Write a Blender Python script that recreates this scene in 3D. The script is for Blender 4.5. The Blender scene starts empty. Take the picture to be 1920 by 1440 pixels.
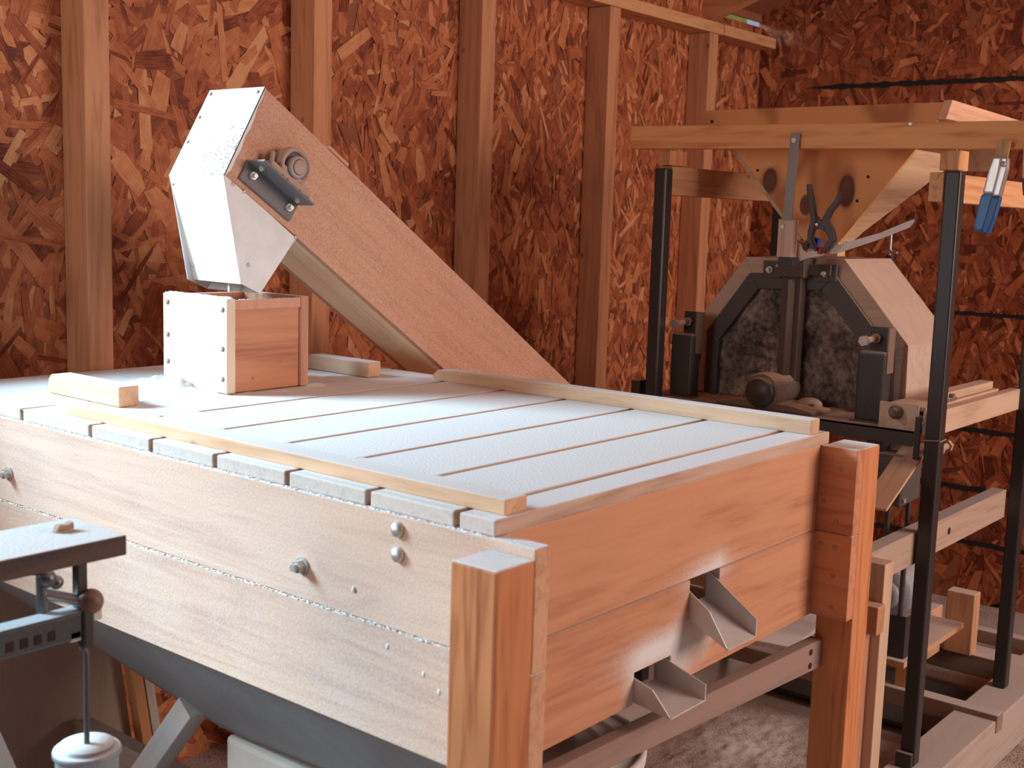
import bpy, math, random
from mathutils import Vector, Matrix
random.seed(7)
H = 1.33                      # eye height; the numbers below give z relative to the eye
scn = bpy.context.scene
col = scn.collection
# ------------------------------------------------------------ camera, world, light
cam_d = bpy.data.cameras.new('camera'); cam = bpy.data.objects.new('camera', cam_d); col.objects.link(cam)
R = Matrix(((0.63545928, -0.08573657, 0.7673596), (-0.77152978, -0.1098263, 0.62664183), (0.03055015, -0.99024614, -0.13593846)))
rot = Matrix([[R[i][0], -R[i][1], -R[i][2]] for i in range(3)])
cam.matrix_world = Matrix.Translation((0, 0, H)) @ rot.to_4x4()
cam_d.sensor_width = 36.0; cam_d.lens = 36.0 * 2282.3 / 1920
cam_d.clip_start = 0.05
cam_d.dof.use_dof = True; cam_d.dof.focus_distance = 2.3; cam_d.dof.aperture_fstop = 9.0
scn.camera = cam
w = bpy.data.worlds.new('World'); scn.world = w; w.use_nodes = True
bg = w.node_tree.nodes['Background']; bg.inputs[0].default_value = (0.62, 0.78, 1.0, 1); bg.inputs[1].default_value = 0.30
def area(name, loc, tgt, sx, sy, power, colr):
    l = bpy.data.lights.new(name, 'AREA'); l.shape = 'RECTANGLE'; l.size = sx; l.size_y = sy; l.energy = power; l.color = colr
    o = bpy.data.objects.new(name, l); col.objects.link(o); o.location = (loc[0], loc[1], loc[2] + H)
    d = Vector(tgt) - Vector(loc); o.rotation_euler = d.to_track_quat('-Z', 'Y').to_euler(); return o
# daylight through the window in the stud wall, just left of the picture
area('window_daylight', (-1.6, 5.2, 2.5), (1.15, 1.4, -0.35), 2.0, 2.0, 600, (0.56, 0.83, 1.0))
# daylight through the big doorway on the right, behind the camera
area('doorway_daylight', (3.1, -1.85, 0.50), (2.2, 1.6, -0.1), 1.5, 1.5, 56, (1.0, 0.77, 0.66))
area('mill_fill', (-1.55, 1.45, 0.35), (2.0, 1.2, 0.0), 0.9, 0.9, 14, (1.0, 0.90, 0.80))  # added fill lamp, brightens the mill and beam faces turned to the camera
vs = scn.view_settings
vs.view_transform = 'Standard'; vs.look = 'None'; vs.exposure = 0.55; vs.gamma = 1.0; vs.use_curve_mapping = False

# ------------------------------------------------------------ materials
MATS = {}
def newmat(n):
    m = bpy.data.materials.new(n); m.use_nodes = True; nt = m.node_tree
    b = nt.nodes['Principled BSDF']; return m, nt, b
def N(nt, t, **k):
    n = nt.nodes.new(t)
    for a, v in k.items():
        if a.startswith('i_'): n.inputs[a[2:].replace('_', ' ')].default_value = v
        else: setattr(n, a, v)
    return n
def mathn(nt, op, a, b=None, clamp=False):
    n = nt.nodes.new('ShaderNodeMath'); n.operation = op; n.use_clamp = clamp
    for i, v in enumerate((a, b)):
        if v is None: continue
        if isinstance(v, (int, float)): n.inputs[i].default_value = v
        else: nt.links.new(v, n.inputs[i])
    return n.outputs[0]
def mixc(nt, f, a, b, mode='MIX'):
    n = nt.nodes.new('ShaderNodeMix'); n.data_type = 'RGBA'; n.blend_type = mode
    if isinstance(f, (int, float)): n.inputs[0].default_value = f
    else: nt.links.new(f, n.inputs[0])
    for i, v in ((6, a), (7, b)):
        if isinstance(v, tuple): n.inputs[i].default_value = (*v, 1)
        else: nt.links.new(v, n.inputs[i])
    return n.outputs[2]
def ramp(nt, src, stops):
    n = nt.nodes.new('ShaderNodeValToRGB'); e = n.color_ramp.elements
    e[0].position, e[0].color = stops[0][0], (*stops[0][1], 1)
    e[1].position, e[1].color = stops[-1][0], (*stops[-1][1], 1)
    for p, c in stops[1:-1]:
        x = e.new(p); x.color = (*c, 1)
    nt.links.new(src, n.inputs[0]); return n.outputs[0]
FLOUR = (0.84, 0.84, 0.83)
def coords(nt, scale=(1, 1, 1)):
    tc = N(nt, 'ShaderNodeTexCoord'); oi = N(nt, 'ShaderNodeObjectInfo')
    mu = nt.nodes.new('ShaderNodeVectorMath'); mu.operation = 'SCALE'
    cb = N(nt, 'ShaderNodeCombineXYZ'); nt.links.new(oi.outputs['Random'], cb.inputs[0]); nt.links.new(oi.outputs['Random'], cb.inputs[1]); nt.links.new(oi.outputs['Random'], cb.inputs[2])
    nt.links.new(cb.outputs[0], mu.inputs[0]); mu.inputs['Scale'].default_value = 29.0
    ad = nt.nodes.new('ShaderNodeVectorMath'); ad.operation = 'ADD'
    nt.links.new(tc.outputs['Object'], ad.inputs[0]); nt.links.new(mu.outputs[0], ad.inputs[1])
    mp = N(nt, 'ShaderNodeMapping'); mp.inputs['Scale'].default_value = scale
    nt.links.new(ad.outputs[0], mp.inputs[0]); return ad.outputs[0], mp.outputs[0]
def dust_layer(nt, b, basecol, base_rough, top, side, tint=FLOUR, grain=260, bump_h=None, clump=0.5, neg_x=None, gdist=0.0015, spots=None, gstr=1.3):
    """flour lying on the upward faces (top) and clinging thinly to the others (side)"""
    raw, _ = coords(nt)
    g = N(nt, 'ShaderNodeNewGeometry'); sp = N(nt, 'ShaderNodeSeparateXYZ'); nt.links.new(g.outputs['True Normal'], sp.inputs[0])
    up = N(nt, 'ShaderNodeMapRange', interpolation_type='SMOOTHSTEP'); nt.links.new(sp.outputs[2], up.inputs[0])
    up.inputs[1].default_value = 0.35; up.inputs[2].default_value = 0.85; up.inputs[3].default_value = 0; up.inputs[4].default_value = 1
    n1 = N(nt, 'ShaderNodeTexNoise'); n1.inputs['Scale'].default_value = 7; n1.inputs['Detail'].default_value = 5; nt.links.new(raw, n1.inputs[0])
    n2 = N(nt, 'ShaderNodeTexNoise'); n2.inputs['Scale'].default_value = grain; n2.inputs['Detail'].default_value = 3; nt.links.new(raw, n2.inputs[0])
    v = mathn(nt, 'MULTIPLY_ADD', n1.outputs[0], clump); nt.nodes[-1].inputs[2].default_value = 1 - clump * 0.5
    s = side
    if neg_x is not None:
        nx = mathn(nt, 'GREATER_THAN', mathn(nt, 'MULTIPLY', sp.outputs[0], -1.0), 0.6)
        s = mathn(nt, 'ADD', mathn(nt, 'MULTIPLY', nx, neg_x - side), side)
    if spots:      # flour puffed on to the board round the spouts
        tcs = N(nt, 'ShaderNodeTexCoord'); ss = N(nt, 'ShaderNodeSeparateXYZ'); nt.links.new(tcs.outputs['Object'], ss.inputs[0])
        for (px, pz, rx, rz, am) in spots:
            dx = mathn(nt, 'DIVIDE', mathn(nt, 'SUBTRACT', ss.outputs[0], px), rx); dz = mathn(nt, 'DIVIDE', mathn(nt, 'SUBTRACT', ss.outputs[2], pz), rz)
            r2 = mathn(nt, 'ADD', mathn(nt, 'MULTIPLY', dx, dx), mathn(nt, 'MULTIPLY', dz, dz))
            e = mathn(nt, 'MULTIPLY', mathn(nt, 'POWER', 2.718, mathn(nt, 'MULTIPLY', r2, -1.0)), am)
            s = mathn(nt, 'ADD', s, e)
    inv = mathn(nt, 'SUBTRACT', 1.0, up.outputs[0])
    amt = mathn(nt, 'ADD', mathn(nt, 'MULTIPLY', up.outputs[0], top), mathn(nt, 'MULTIPLY', inv, s))
    amt = mathn(nt, 'MULTIPLY', amt, v)
    gr = mathn(nt, 'MULTIPLY', mathn(nt, 'SUBTRACT', n2.outputs[0], 0.5), gstr)
    amt2 = mathn(nt, 'ADD', amt, mathn(nt, 'MULTIPLY', gr, mathn(nt, 'MULTIPLY', amt, mathn(nt, 'SUBTRACT', 1.25, amt))), clamp=True)
    c = mixc(nt, amt2, basecol, tint)
    nt.links.new(c, b.inputs['Base Color'])
    r = mathn(nt, 'ADD', mathn(nt, 'MULTIPLY', amt2, 0.95 - base_rough), base_rough); nt.links.new(r, b.inputs['Roughness'])
    hh = mathn(nt, 'MULTIPLY', n2.outputs[0], mathn(nt, 'MULTIPLY', amt, 0.8))
    if bump_h is not None: hh = mathn(nt, 'ADD', hh, bump_h)
    bp = N(nt, 'ShaderNodeBump'); bp.inputs['Strength'].default_value = 0.45; bp.inputs['Distance'].default_value = gdist
    nt.links.new(hh, bp.inputs['Height']); nt.links.new(bp.outputs[0], b.inputs['Normal'])
    return amt2
def wood(axis, light, dark, top=0.0, side=0.0, knots=0.5, neg_x=None, rings=1.0, rough=0.62, tint=FLOUR, clump=0.5, grain=260, gdist=0.0015, spots=None, gstr=1.3):
    key = ('wood', axis, light, dark, top, side, knots, neg_x, rings, tint, clump, grain, spots, gstr)
    if key in MATS: return MATS[key]
    m, nt, b = newmat('wood_grain')
    s = [14, 14, 14]; s['xyz'.index(axis)] = 1.1
    raw, st = coords(nt, tuple(s))
    n = N(nt, 'ShaderNodeTexNoise'); n.inputs['Scale'].default_value = 1.0; n.inputs['Detail'].default_value = 3; n.inputs['Distortion'].default_value = 0.6; nt.links.new(st, n.inputs[0])
    fine = N(nt, 'ShaderNodeTexNoise'); fine.inputs['Scale'].default_value = 9.0; fine.inputs['Detail'].default_value = 2; nt.links.new(st, fine.inputs[0])
    ring = mathn(nt, 'SINE', mathn(nt, 'MULTIPLY', n.outputs[0], 34.0 * rings))
    t = mathn(nt, 'ADD', mathn(nt, 'MULTIPLY', ring, 0.20), mathn(nt, 'MULTIPLY', fine.outputs[0], 0.75))
    t = mathn(nt, 'ADD', t, mathn(nt, 'MULTIPLY', n.outputs[0], 0.35))
    c = ramp(nt, t, [(0.25, light), (0.62, tuple((a * 0.75 + d * .25) for a, d in zip(light, dark))), (0.95, dark)])
    if knots > 0:
        s2 = [6.5, 6.5, 6.5]; s2['xyz'.index(axis)] = 4.6
        _, st2 = coords(nt, tuple(s2))
        vo = N(nt, 'ShaderNodeTexVoronoi'); vo.inputs['Scale'].default_value = 1.4; nt.links.new(st2, vo.inputs[0])
        kr = N(nt, 'ShaderNodeMapRange'); nt.links.new(vo.outputs['Distance'], kr.inputs[0])
        kr.inputs[1].default_value = 0.035; kr.inputs[2].default_value = 0.075; kr.inputs[3].default_value = knots; kr.inputs[4].default_value = 0
        c = mixc(nt, kr.outputs[0], c, tuple(d * 0.35 for d in dark))
    oi = N(nt, 'ShaderNodeObjectInfo')
    hv = N(nt, 'ShaderNodeHueSaturation'); nt.links.new(c, hv.inputs['Color'])
    nt.links.new(mathn(nt, 'MULTIPLY_ADD', oi.outputs['Random'], 0.22), hv.inputs['Value']); nt.nodes[-1].inputs[2].default_value = 0.89
    c = hv.outputs[0]
    dust_layer(nt, b, c, rough, top, side, tint=tint, bump_h=mathn(nt, 'MULTIPLY', t, 0.25), neg_x=neg_x, clump=clump, grain=grain, gdist=gdist, spots=spots, gstr=gstr)
    b.inputs['Specular IOR Level'].default_value = 0.3
    MATS[key] = m; return m
FIR_L, FIR_D = (0.68, 0.28, 0.125), (0.44, 0.13, 0.05)      # bolter timber, reddish
PINE_L, PINE_D = (0.70, 0.37, 0.175), (0.46, 0.19, 0.07)       # fresh yellow pine
STUD_L, STUD_D = (0.64, 0.29, 0.135), (0.42, 0.16, 0.07)      # wall studs
def flat(name, c, rough=0.6, metal=0.0, top=0.0, side=0.0, tint=FLOUR, neg_x=None, spec=0.5):
    key = ('flat', name)
    if key in MATS: return MATS[key]
    m, nt, b = newmat(name)
    b.inputs['Metallic'].default_value = metal; b.inputs['Specular IOR Level'].default_value = spec
    raw, _ = coords(nt)
    n = N(nt, 'ShaderNodeTexNoise'); n.inputs['Scale'].default_value = 22; n.inputs['Detail'].default_value = 5; nt.links.new(raw, n.inputs[0])
    cc = mixc(nt, n.outputs[0], tuple(x * 0.75 for x in c), tuple(min(1, x * 1.25) for x in c))
    a = dust_layer(nt, b, cc, rough, top, side, tint=tint, neg_x=neg_x)
    if metal > 0: nt.links.new(mathn(nt, 'MULTIPLY', mathn(nt, 'SUBTRACT', 1.0, a), metal), b.inputs['Metallic'])
    MATS[key] = m; return m
TAN = (0.60, 0.44, 0.33)
steel_black = flat('black_painted_steel', (0.014, 0.015, 0.018), 0.42, 0.0, 0.55, 0.04, tint=TAN)
steel_table = flat('dusty_black_steel', (0.030, 0.024, 0.022), 0.6, 0.0, 0.95, 0.05, tint=(0.52, 0.38, 0.31))
steel_post = flat('black_steel_tube', (0.012, 0.012, 0.015), 0.36, 0.0, 0.5, 0.035, tint=TAN)
steel_frame = flat('blue_grey_steel', (0.045, 0.050, 0.057), 0.45, 0.2, 0.6, 0.07, tint=TAN)
zinc = flat('zinc_plated_steel', (0.55, 0.54, 0.50), 0.35, 0.9, 0.5, 0.25)
galv = flat('galvanised_sheet', (0.62, 0.63, 0.62), 0.42, 0.75, 0.35, 0.30)
white_sheet = flat('white_sheet_metal', (0.80, 0.79, 0.77), 0.45, 0.0, 0.7, 0.25)
strap_m = flat('grey_flat_bar', (0.22, 0.22, 0.22), 0.4, 0.6, 0.5, 0.15, tint=TAN)
pan_m = flat('dusty_trough_sheet', (0.15, 0.185, 0.225), 0.36, 0.75, 0.7, 0.45, tint=(.46, .48, .50))
def stone():
    m, nt, b = newmat('dusty_mill_side'); raw, _ = coords(nt)
    a = N(nt, 'ShaderNodeTexNoise'); a.inputs['Scale'].default_value = 9; a.inputs['Detail'].default_value = 8; a.inputs['Roughness'].default_value = .7; a.inputs['Distortion'].default_value = .8; nt.links.new(raw, a.inputs[0])
    c = N(nt, 'ShaderNodeTexNoise'); c.inputs['Scale'].default_value = 75; c.inputs['Detail'].default_value = 4; nt.links.new(raw, c.inputs[0])
    t = mathn(nt, 'ADD', a.outputs[0], mathn(nt, 'MULTIPLY', mathn(nt, 'SUBTRACT', c.outputs[0], .5), .5))
    nt.links.new(ramp(nt, t, [(.33, (.045, .035, .031)), (.48, (.15, .12, .105)), (.60, (.28, .235, .205)), (.72, (.46, .40, .35))]), b.inputs['Base Color'])
    b.inputs['Roughness'].default_value = .95
    bp = N(nt, 'ShaderNodeBump'); bp.inputs['Strength'].default_value = .7; bp.inputs['Distance'].default_value = .005; nt.links.new(t, bp.inputs['Height']); nt.links.new(bp.outputs[0], b.inputs['Normal']); return m
stone_m = stone()
hole_m = flat('dark_hole', (0.03, 0.015, 0.01), 0.9)
iron_dust = flat('dusty_cast_iron', (0.05, 0.04, 0.036), 0.6, 0.1, 0.95, 0.25, tint=(0.58, 0.40, 0.29))
bracket_m = flat('bracket_steel', (0.060, 0.068, 0.085), 0.5, 0.2, 0.95, 0.16, tint=(0.66, 0.55, 0.50))
bearing_m = flat('dusty_bearing_housing', (0.34, 0.24, 0.19), 0.7, 0.0, 0.95, 0.45, tint=(0.62, 0.45, 0.36))
shaft_m = flat('shaft_steel', (0.30, 0.27, 0.26), 0.45, 0.5, 0.6, 0.35, tint=(0.55, 0.44, 0.40))
rust_m = flat('rusty_bolt', (0.30, 0.17, 0.11), 0.7, 0.1, 0.9, 0.35, tint=TAN)
blue_m = flat('blue_vinyl', (0.012, 0.16, 0.42), 0.35, 0, 0.2, 0.05)
black_plastic = flat('black_plastic', (0.015, 0.017, 0.02), 0.4, 0, 0.25, 0.08, tint=TAN)
chrome_m = flat('chromed_steel', (0.62, 0.60, 0.58), 0.25, 0.9, 0.2, 0.12)
red_pad = flat('red_rubber_pad', (0.45, 0.05, 0.05), 0.6)
plastic_w = flat('white_bucket_plastic', (0.70, 0.69, 0.66), 0.4, 0, 0.7, 0.25)
print_black = flat('black_print', (0.02, 0.02, 0.025), 0.5)
paper_w = flat('pale_label', (0.72, 0.72, 0.74), 0.5)
ball_m = flat('wooden_ball', (0.17, 0.075, 0.045), 0.45, 0, 0.3, 0.05, tint=(0.7, 0.5, 0.42))
rod_m = flat('grey_rod', (0.05, 0.055, 0.065), 0.45, 0.3, 0.5, 0.06)
can_m = flat('blue_grey_can', (0.20, 0.25, 0.30), 0.4, 0.3, 1.0, 0.2)
tar_m = flat('black_sealant', (0.012, 0.011, 0.011), 0.8)
box_m = flat('switch_box_steel', (0.035, 0.05, 0.065), 0.35, 0.3, 0.5, 0.15, tint=TAN)
cloth_m = flat('dusty_rag', (0.30, 0.23, 0.20), 0.9, 0, 0.9, 0.5, tint=TAN)
twine_m = flat('brown_wire', (0.32, 0.22, 0.16), 0.8)
bin_m = flat('dusty_bin_side', (0.56, 0.50, 0.43), 0.8, 0, 0.7, 0.45, tint=(0.62, 0.60, 0.57))
def flour_mat(name, c, lump=1.0, speck=0.0, speckc=(0.25, 0.12, 0.07), fs=190):
    m, nt, b = newmat(name); raw, _ = coords(nt)
    n1 = N(nt, 'ShaderNodeTexNoise'); n1.inputs['Scale'].default_value = 25; n1.inputs['Detail'].default_value = 6; nt.links.new(raw, n1.inputs[0])
    n2 = N(nt, 'ShaderNodeTexNoise'); n2.inputs['Scale'].default_value = fs; n2.inputs['Detail'].default_value = 3; nt.links.new(raw, n2.inputs[0])
    cc = mixc(nt, n1.outputs[0], tuple(x * 0.90 for x in c), c)
    if speck > 0:
        n3 = N(nt, 'ShaderNodeTexNoise'); n3.inputs['Scale'].default_value = 2.6; n3.inputs['Detail'].default_value = 3; nt.links.new(raw, n3.inputs[0])
        f = mathn(nt, 'GREATER_THAN', mathn(nt, 'ADD', n2.outputs[0], mathn(nt, 'MULTIPLY', n3.outputs[0], 0.9)), 1.18 - speck)
        cc = mixc(nt, mathn(nt, 'MULTIPLY', f, 0.75), cc, speckc)
    nt.links.new(cc, b.inputs['Base Color']); b.inputs['Roughness'].default_value = 0.95; b.inputs['Specular IOR Level'].default_value = 0.1
    h = mathn(nt, 'ADD', n1.outputs[0], mathn(nt, 'MULTIPLY', n2.outputs[0], 0.25))
    bp = N(nt, 'ShaderNodeBump'); bp.inputs['Strength'].default_value = 0.5 * lump; bp.inputs['Distance'].default_value = 0.004
    nt.links.new(h, bp.inputs['Height']); nt.links.new(bp.outputs[0], b.inputs['Normal']); return m
flour_m = flour_mat('flour', FLOUR)
meal_m = flour_mat('brown_meal', (0.52, 0.38, 0.31))
floor_m = flour_mat('floury_floor', (0.50, 0.45, 0.42), 1.2, 0.10, (0.20, 0.10, 0.06))
def osb_mat():
    m, nt, b = newmat('oriented_strand')
    at = N(nt, 'ShaderNodeAttribute', attribute_name='tone'); uv = N(nt, 'ShaderNodeUVMap'); uv.uv_map = 'strand'
    mp = N(nt, 'ShaderNodeMapping'); mp.inputs['Scale'].default_value = (6, 130, 1); nt.links.new(uv.outputs[0], mp.inputs[0])
    n = N(nt, 'ShaderNodeTexNoise'); n.inputs['Scale'].default_value = 1.0; n.inputs['Detail'].default_value = 4; nt.links.new(mp.outputs[0], n.inputs[0])
    tc = N(nt, 'ShaderNodeTexCoord')
    n2 = N(nt, 'ShaderNodeTexNoise'); n2.inputs['Scale'].default_value = 22; n2.inputs['Detail'].default_value = 9; n2.inputs['Roughness'].default_value = 0.7; nt.links.new(tc.outputs['Object'], n2.inputs[0])
    t = mathn(nt, 'ADD', at.outputs['Fac'], mathn(nt, 'MULTIPLY', mathn(nt, 'SUBTRACT', n.outputs[0], 0.5), 0.85))
    t = mathn(nt, 'ADD', t, mathn(nt, 'MULTIPLY', mathn(nt, 'SUBTRACT', n2.outputs[0], 0.5), 0.9))
    c = ramp(nt, t, [(0.0, (0.12, 0.026, 0.012)), (0.28, (0.32, 0.082, 0.034)), (0.55, (0.50, 0.160, 0.066)), (0.78, (0.62, 0.25, 0.11)), (1.0, (0.70, 0.36, 0.18))])
    nt.links.new(c, b.inputs['Base Color']); b.inputs['Roughness'].default_value = 0.6; b.inputs['Specular IOR Level'].default_value = 0.25
    bp = N(nt, 'ShaderNodeBump'); bp.inputs['Strength'].default_value = 0.4; bp.inputs['Distance'].default_value = 0.002
    nt.links.new(t, bp.inputs['Height']); nt.links.new(bp.outputs[0], b.inputs['Normal']); return m
OSB = osb_mat()
osb_base = flat('strand_board_core', (0.30, 0.10, 0.045), 0.8)

# ------------------------------------------------------------ geometry helpers (z relative to the eye)
class G:
    def __init__(s): s.v = []; s.f = []; s.sm = []
    def add(s, v, f, smooth=False):
        o = len(s.v); s.v += [Vector(p) for p in v]; s.f += [tuple(i + o for i in q) for q in f]; s.sm += [smooth] * len(f); return s
    def box(s, x0, x1, y0, y1, z0, z1):
        v = [(x, y, z) for z in (z0, z1) for y in (y0, y1) for x in (x0, x1)]
        return s.add(v, [(0, 2, 3, 1), (4, 5, 7, 6), (0, 1, 5, 4), (2, 6, 7, 3), (0, 4, 6, 2), (1, 3, 7, 5)])
    def hexa(s, pts):          # 8 points: bottom 4 then top 4, same turn
        return s.add(pts, [(3, 2, 1, 0), (4, 5, 6, 7), (0, 1, 5, 4), (1, 2, 6, 5), (2, 3, 7, 6), (3, 0, 4, 7)])
    def prism(s, poly, ax, a, b):
        def mk(u, v, t):
            return {'x': (t, u, v), 'y': (u, t, v), 'z': (u, v, t)}[ax]
        n = len(poly); v = [mk(p[0], p[1], a) for p in poly] + [mk(p[0], p[1], b) for p in poly]
        f = [tuple(range(n)), tuple(range(2 * n - 1, n - 1, -1))] + [(i, i + n, (i + 1) % n + n, (i + 1) % n) for i in range(n)]
        return s.add(v, f)
    def tube(s, p0, p1, r, n=16, r1=None, cap=True):
        p0, p1 = Vector(p0), Vector(p1); d = (p1 - p0).normalized(); u = d.orthogonal().normalized(); w_ = d.cross(u)
        r1 = r if r1 is None else r1
        v = [p0 + (u * math.cos(2 * math.pi * i / n) + w_ * math.sin(2 * math.pi * i / n)) * r for i in range(n)]
        v += [p1 + (u * math.cos(2 * math.pi * i / n) + w_ * math.sin(2 * math.pi * i / n)) * r1 for i in range(n)]
        s.add(v, [(i, (i + 1) % n, (i + 1) % n + n, i + n) for i in range(n)], n > 8)
        if cap: s.add(v, [tuple(range(n - 1, -1, -1)), tuple(range(n, 2 * n))])
        return s
    def path(s, pts, r, n=10):
        for a, b in zip(pts[:-1], pts[1:]): s.tube(a, b, r, n); s.ball(b, r, 8, 5)
        return s
    def lathe(s, c, d, prof, n=32):   # prof: (radius, distance along d)
        c, d = Vector(c), Vector(d).normalized(); u = d.orthogonal().normalized(); w_ = d.cross(u); v = []
        for r, t in prof:
            v += [c + d * t + (u * math.cos(2 * math.pi * i / n) + w_ * math.sin(2 * math.pi * i / n)) * max(r, 1e-4) for i in range(n)]
        f = [(k * n + i, k * n + (i + 1) % n, (k + 1) * n + (i + 1) % n, (k + 1) * n + i) for k in range(len(prof) - 1) for i in range(n)]
        return s.add(v, f, True)
    def ball(s, c, r, n=16, m=10, sq=(1, 1, 1)):
        prof = [(r * math.sin(math.pi * k / m), -r * math.cos(math.pi * k / m)) for k in range(m + 1)]
        o = len(s.v); s.lathe((0, 0, 0), (0, 0, 1), prof, n)
        for i in range(o, len(s.v)):
            p = s.v[i]; s.v[i] = Vector((c[0] + p.x * sq[0], c[1] + p.y * sq[1], c[2] + p.z * sq[2]))
        return s
    def hexhead(s, c, d, r, h): return s.tube(c, Vector(c) + Vector(d).normalized() * h, r, 6)
def link(name, g, mat, parent=None, bev=0.0, rotm=None, seg=2, smooth=False):
    """one mesh object; with rotm (3x3) the geometry is stored in the rotated frame so the grain follows the board"""
    M = (rotm or Matrix.Identity(3)).to_4x4()
    loc = [M.inverted() @ (p + Vector((0, 0, H))) for p in g.v]
    mn = Vector([min(p[i] for p in loc) for i in range(3)]); mx = Vector([max(p[i] for p in loc) for i in range(3)])
    c = (mn + mx) / 2
    if parent is None and rotm is None: c.z = mn.z
    me = bpy.data.meshes.new(name); me.from_pydata([p - c for p in loc], [], g.f); me.materials.append(mat)
    me.polygons.foreach_set('use_smooth', [True if smooth else x for x in g.sm]); me.update()
    import bmesh as _b
    bm = _b.new(); bm.from_mesh(me); _b.ops.recalc_face_normals(bm, faces=bm.faces); bm.to_mesh(me); bm.free()
    o = bpy.data.objects.new(name, me); col.objects.link(o)
    o.rotation_euler = M.to_euler(); o.location = M @ c
    if parent is not None: attach(o, parent)
    if bev > 0:
        b = o.modifiers.new('bevel', 'BEVEL'); b.width = bev; b.segments = seg; b.limit_method = 'ANGLE'; b.angle_limit = math.radians(40)
    return o
def absloc(o):
    l = o.location.copy(); p = o.parent
    while p: l += p.location; p = p.parent
    return l
def attach(o, parent):
    # parents are either unrotated or the child shares the parent's rotation-free world placement
    pm = world_of(parent); wm = Matrix.LocRotScale(o.location, o.rotation_euler, None)
    lm = pm.inverted() @ wm
    o.parent = parent; o.location = lm.to_translation(); o.rotation_euler = lm.to_euler()
def world_of(o):
    m = Matrix.LocRotScale(o.location, o.rotation_euler, o.scale)
    return world_of(o.parent) @ m if o.parent else m
def thing(name, label, cat, loc, group=None):
    o = bpy.data.objects.new(name, None); col.objects.link(o); o.location = (loc[0], loc[1], loc[2] + H); o.empty_display_size = 0.05
    o['label'] = label; o['category'] = cat
    if group: o['group'] = group
    return o
def tag(o, label, cat, group=None, kind=None):
    o['label'] = label; o['category'] = cat
    if group: o['group'] = group
    if kind: o['kind'] = kind
    return o
def struct(o): o['kind'] = 'structure'; return o
def copy_part(src, name, parent, delta):
    c = src.copy(); col.objects.link(c); c.parent = parent; c.location = src.location + Vector(delta); return c
def frame(d, up=(0, 0, 1)):
    d = Vector(d).normalized(); y = Vector(up).cross(d).normalized(); z = d.cross(y); return Matrix((d, y, z)).transposed()
def board(name, p0, p1, wid, thk, mat, parent=None, up=(0, 0, 1), bev=0.0015):
    """board whose centre line runs p0 to p1; wid along the sideways axis, thk along 'up'"""
    F = frame(Vector(p1) - Vector(p0), up); L = (Vector(p1) - Vector(p0)).length
    g = G().box(0, L, -wid / 2, wid / 2, -thk / 2, thk / 2); g.v = [F @ p + Vector(p0) for p in g.v]
    Z = Vector((0, 0, H)); g.v = [p for p in g.v]
    return link(name, g, mat, parent, bev, F)
def disc(name, c, d, r, mat, parent, h=0.0015, n=12):
    return link(name, G().tube(c, Vector(c) + Vector(d).normalized() * h, r, n), mat, parent)
def bolt(name, c, d, r, h, mat, parent, washer=0.0, tip=0.0):
    g = G(); d = Vector(d).normalized(); c = Vector(c)
    if washer: g.tube(c, c + d * 0.0025, washer, 18); c = c + d * 0.0025
    g.hexhead(c, d, r, h)
    if tip: g.tube(c + d * h, c + d * (h + tip), r * 0.55, 12)
    return link(name, g, mat, parent, 0.0006)

# ============================================================ THE SHED
XF, YW, YF = 4.37, 2.37, 2.28          # far wall, strand board of stud wall, stud faces
FL = -1.33
floor = struct(link('floor', G().box(-1.7, XF + 0.2, -2.2, YW + 0.2, FL - 0.1, FL), floor_m))
WX0, WX1, WZ0, WZ1 = -0.90, 1.12, -0.12, 0.98      # window opening
wl = G()
wl.box(-1.7, WX0, YW, YW + 0.012, FL, 1.10); wl.box(WX1, 4.05, YW, YW + 0.012, FL, 1.10)
wl.box(4.05, XF, YW, YW + 0.012, FL, 0.758); wl.box(4.05, XF, YW, YW + 0.012, 0.778, 1.10)
wl.box(WX0, WX1, YW, YW + 0.012, FL, WZ0); wl.box(WX0, WX1, YW, YW + 0.012, WZ1, 1.10)
wall_left = struct(link('wall_left', wl, osb_base))
wall_far = struct(link('wall_far', G().box(XF, XF + 0.012, -2.2, YW + 0.012, FL, 2.35), osb_base))
wb = G()   # wall behind the camera, with an opening added for the fill lamp
wb.box(-1.7, -1.688, -2.2, 0.85, FL, 2.3); wb.box(-1.7, -1.688, 2.05, YW, FL, 2.3); wb.box(-1.7, -1.688, 0.85, 2.05, 0.95, 2.3)
struct(link('wall_back', wb, osb_base))
wr = G()   # wall on the right, with a wide doorway
wr.box(-1.7, 2.2, -2.2, -2.188, FL, 1.7); wr.box(4.0, XF, -2.2, -2.188, FL, 1.7); wr.box(2.2, 4.0, -2.2, -2.188, 1.6, 1.7)
struct(link('wall_right', wr, osb_base))
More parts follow.
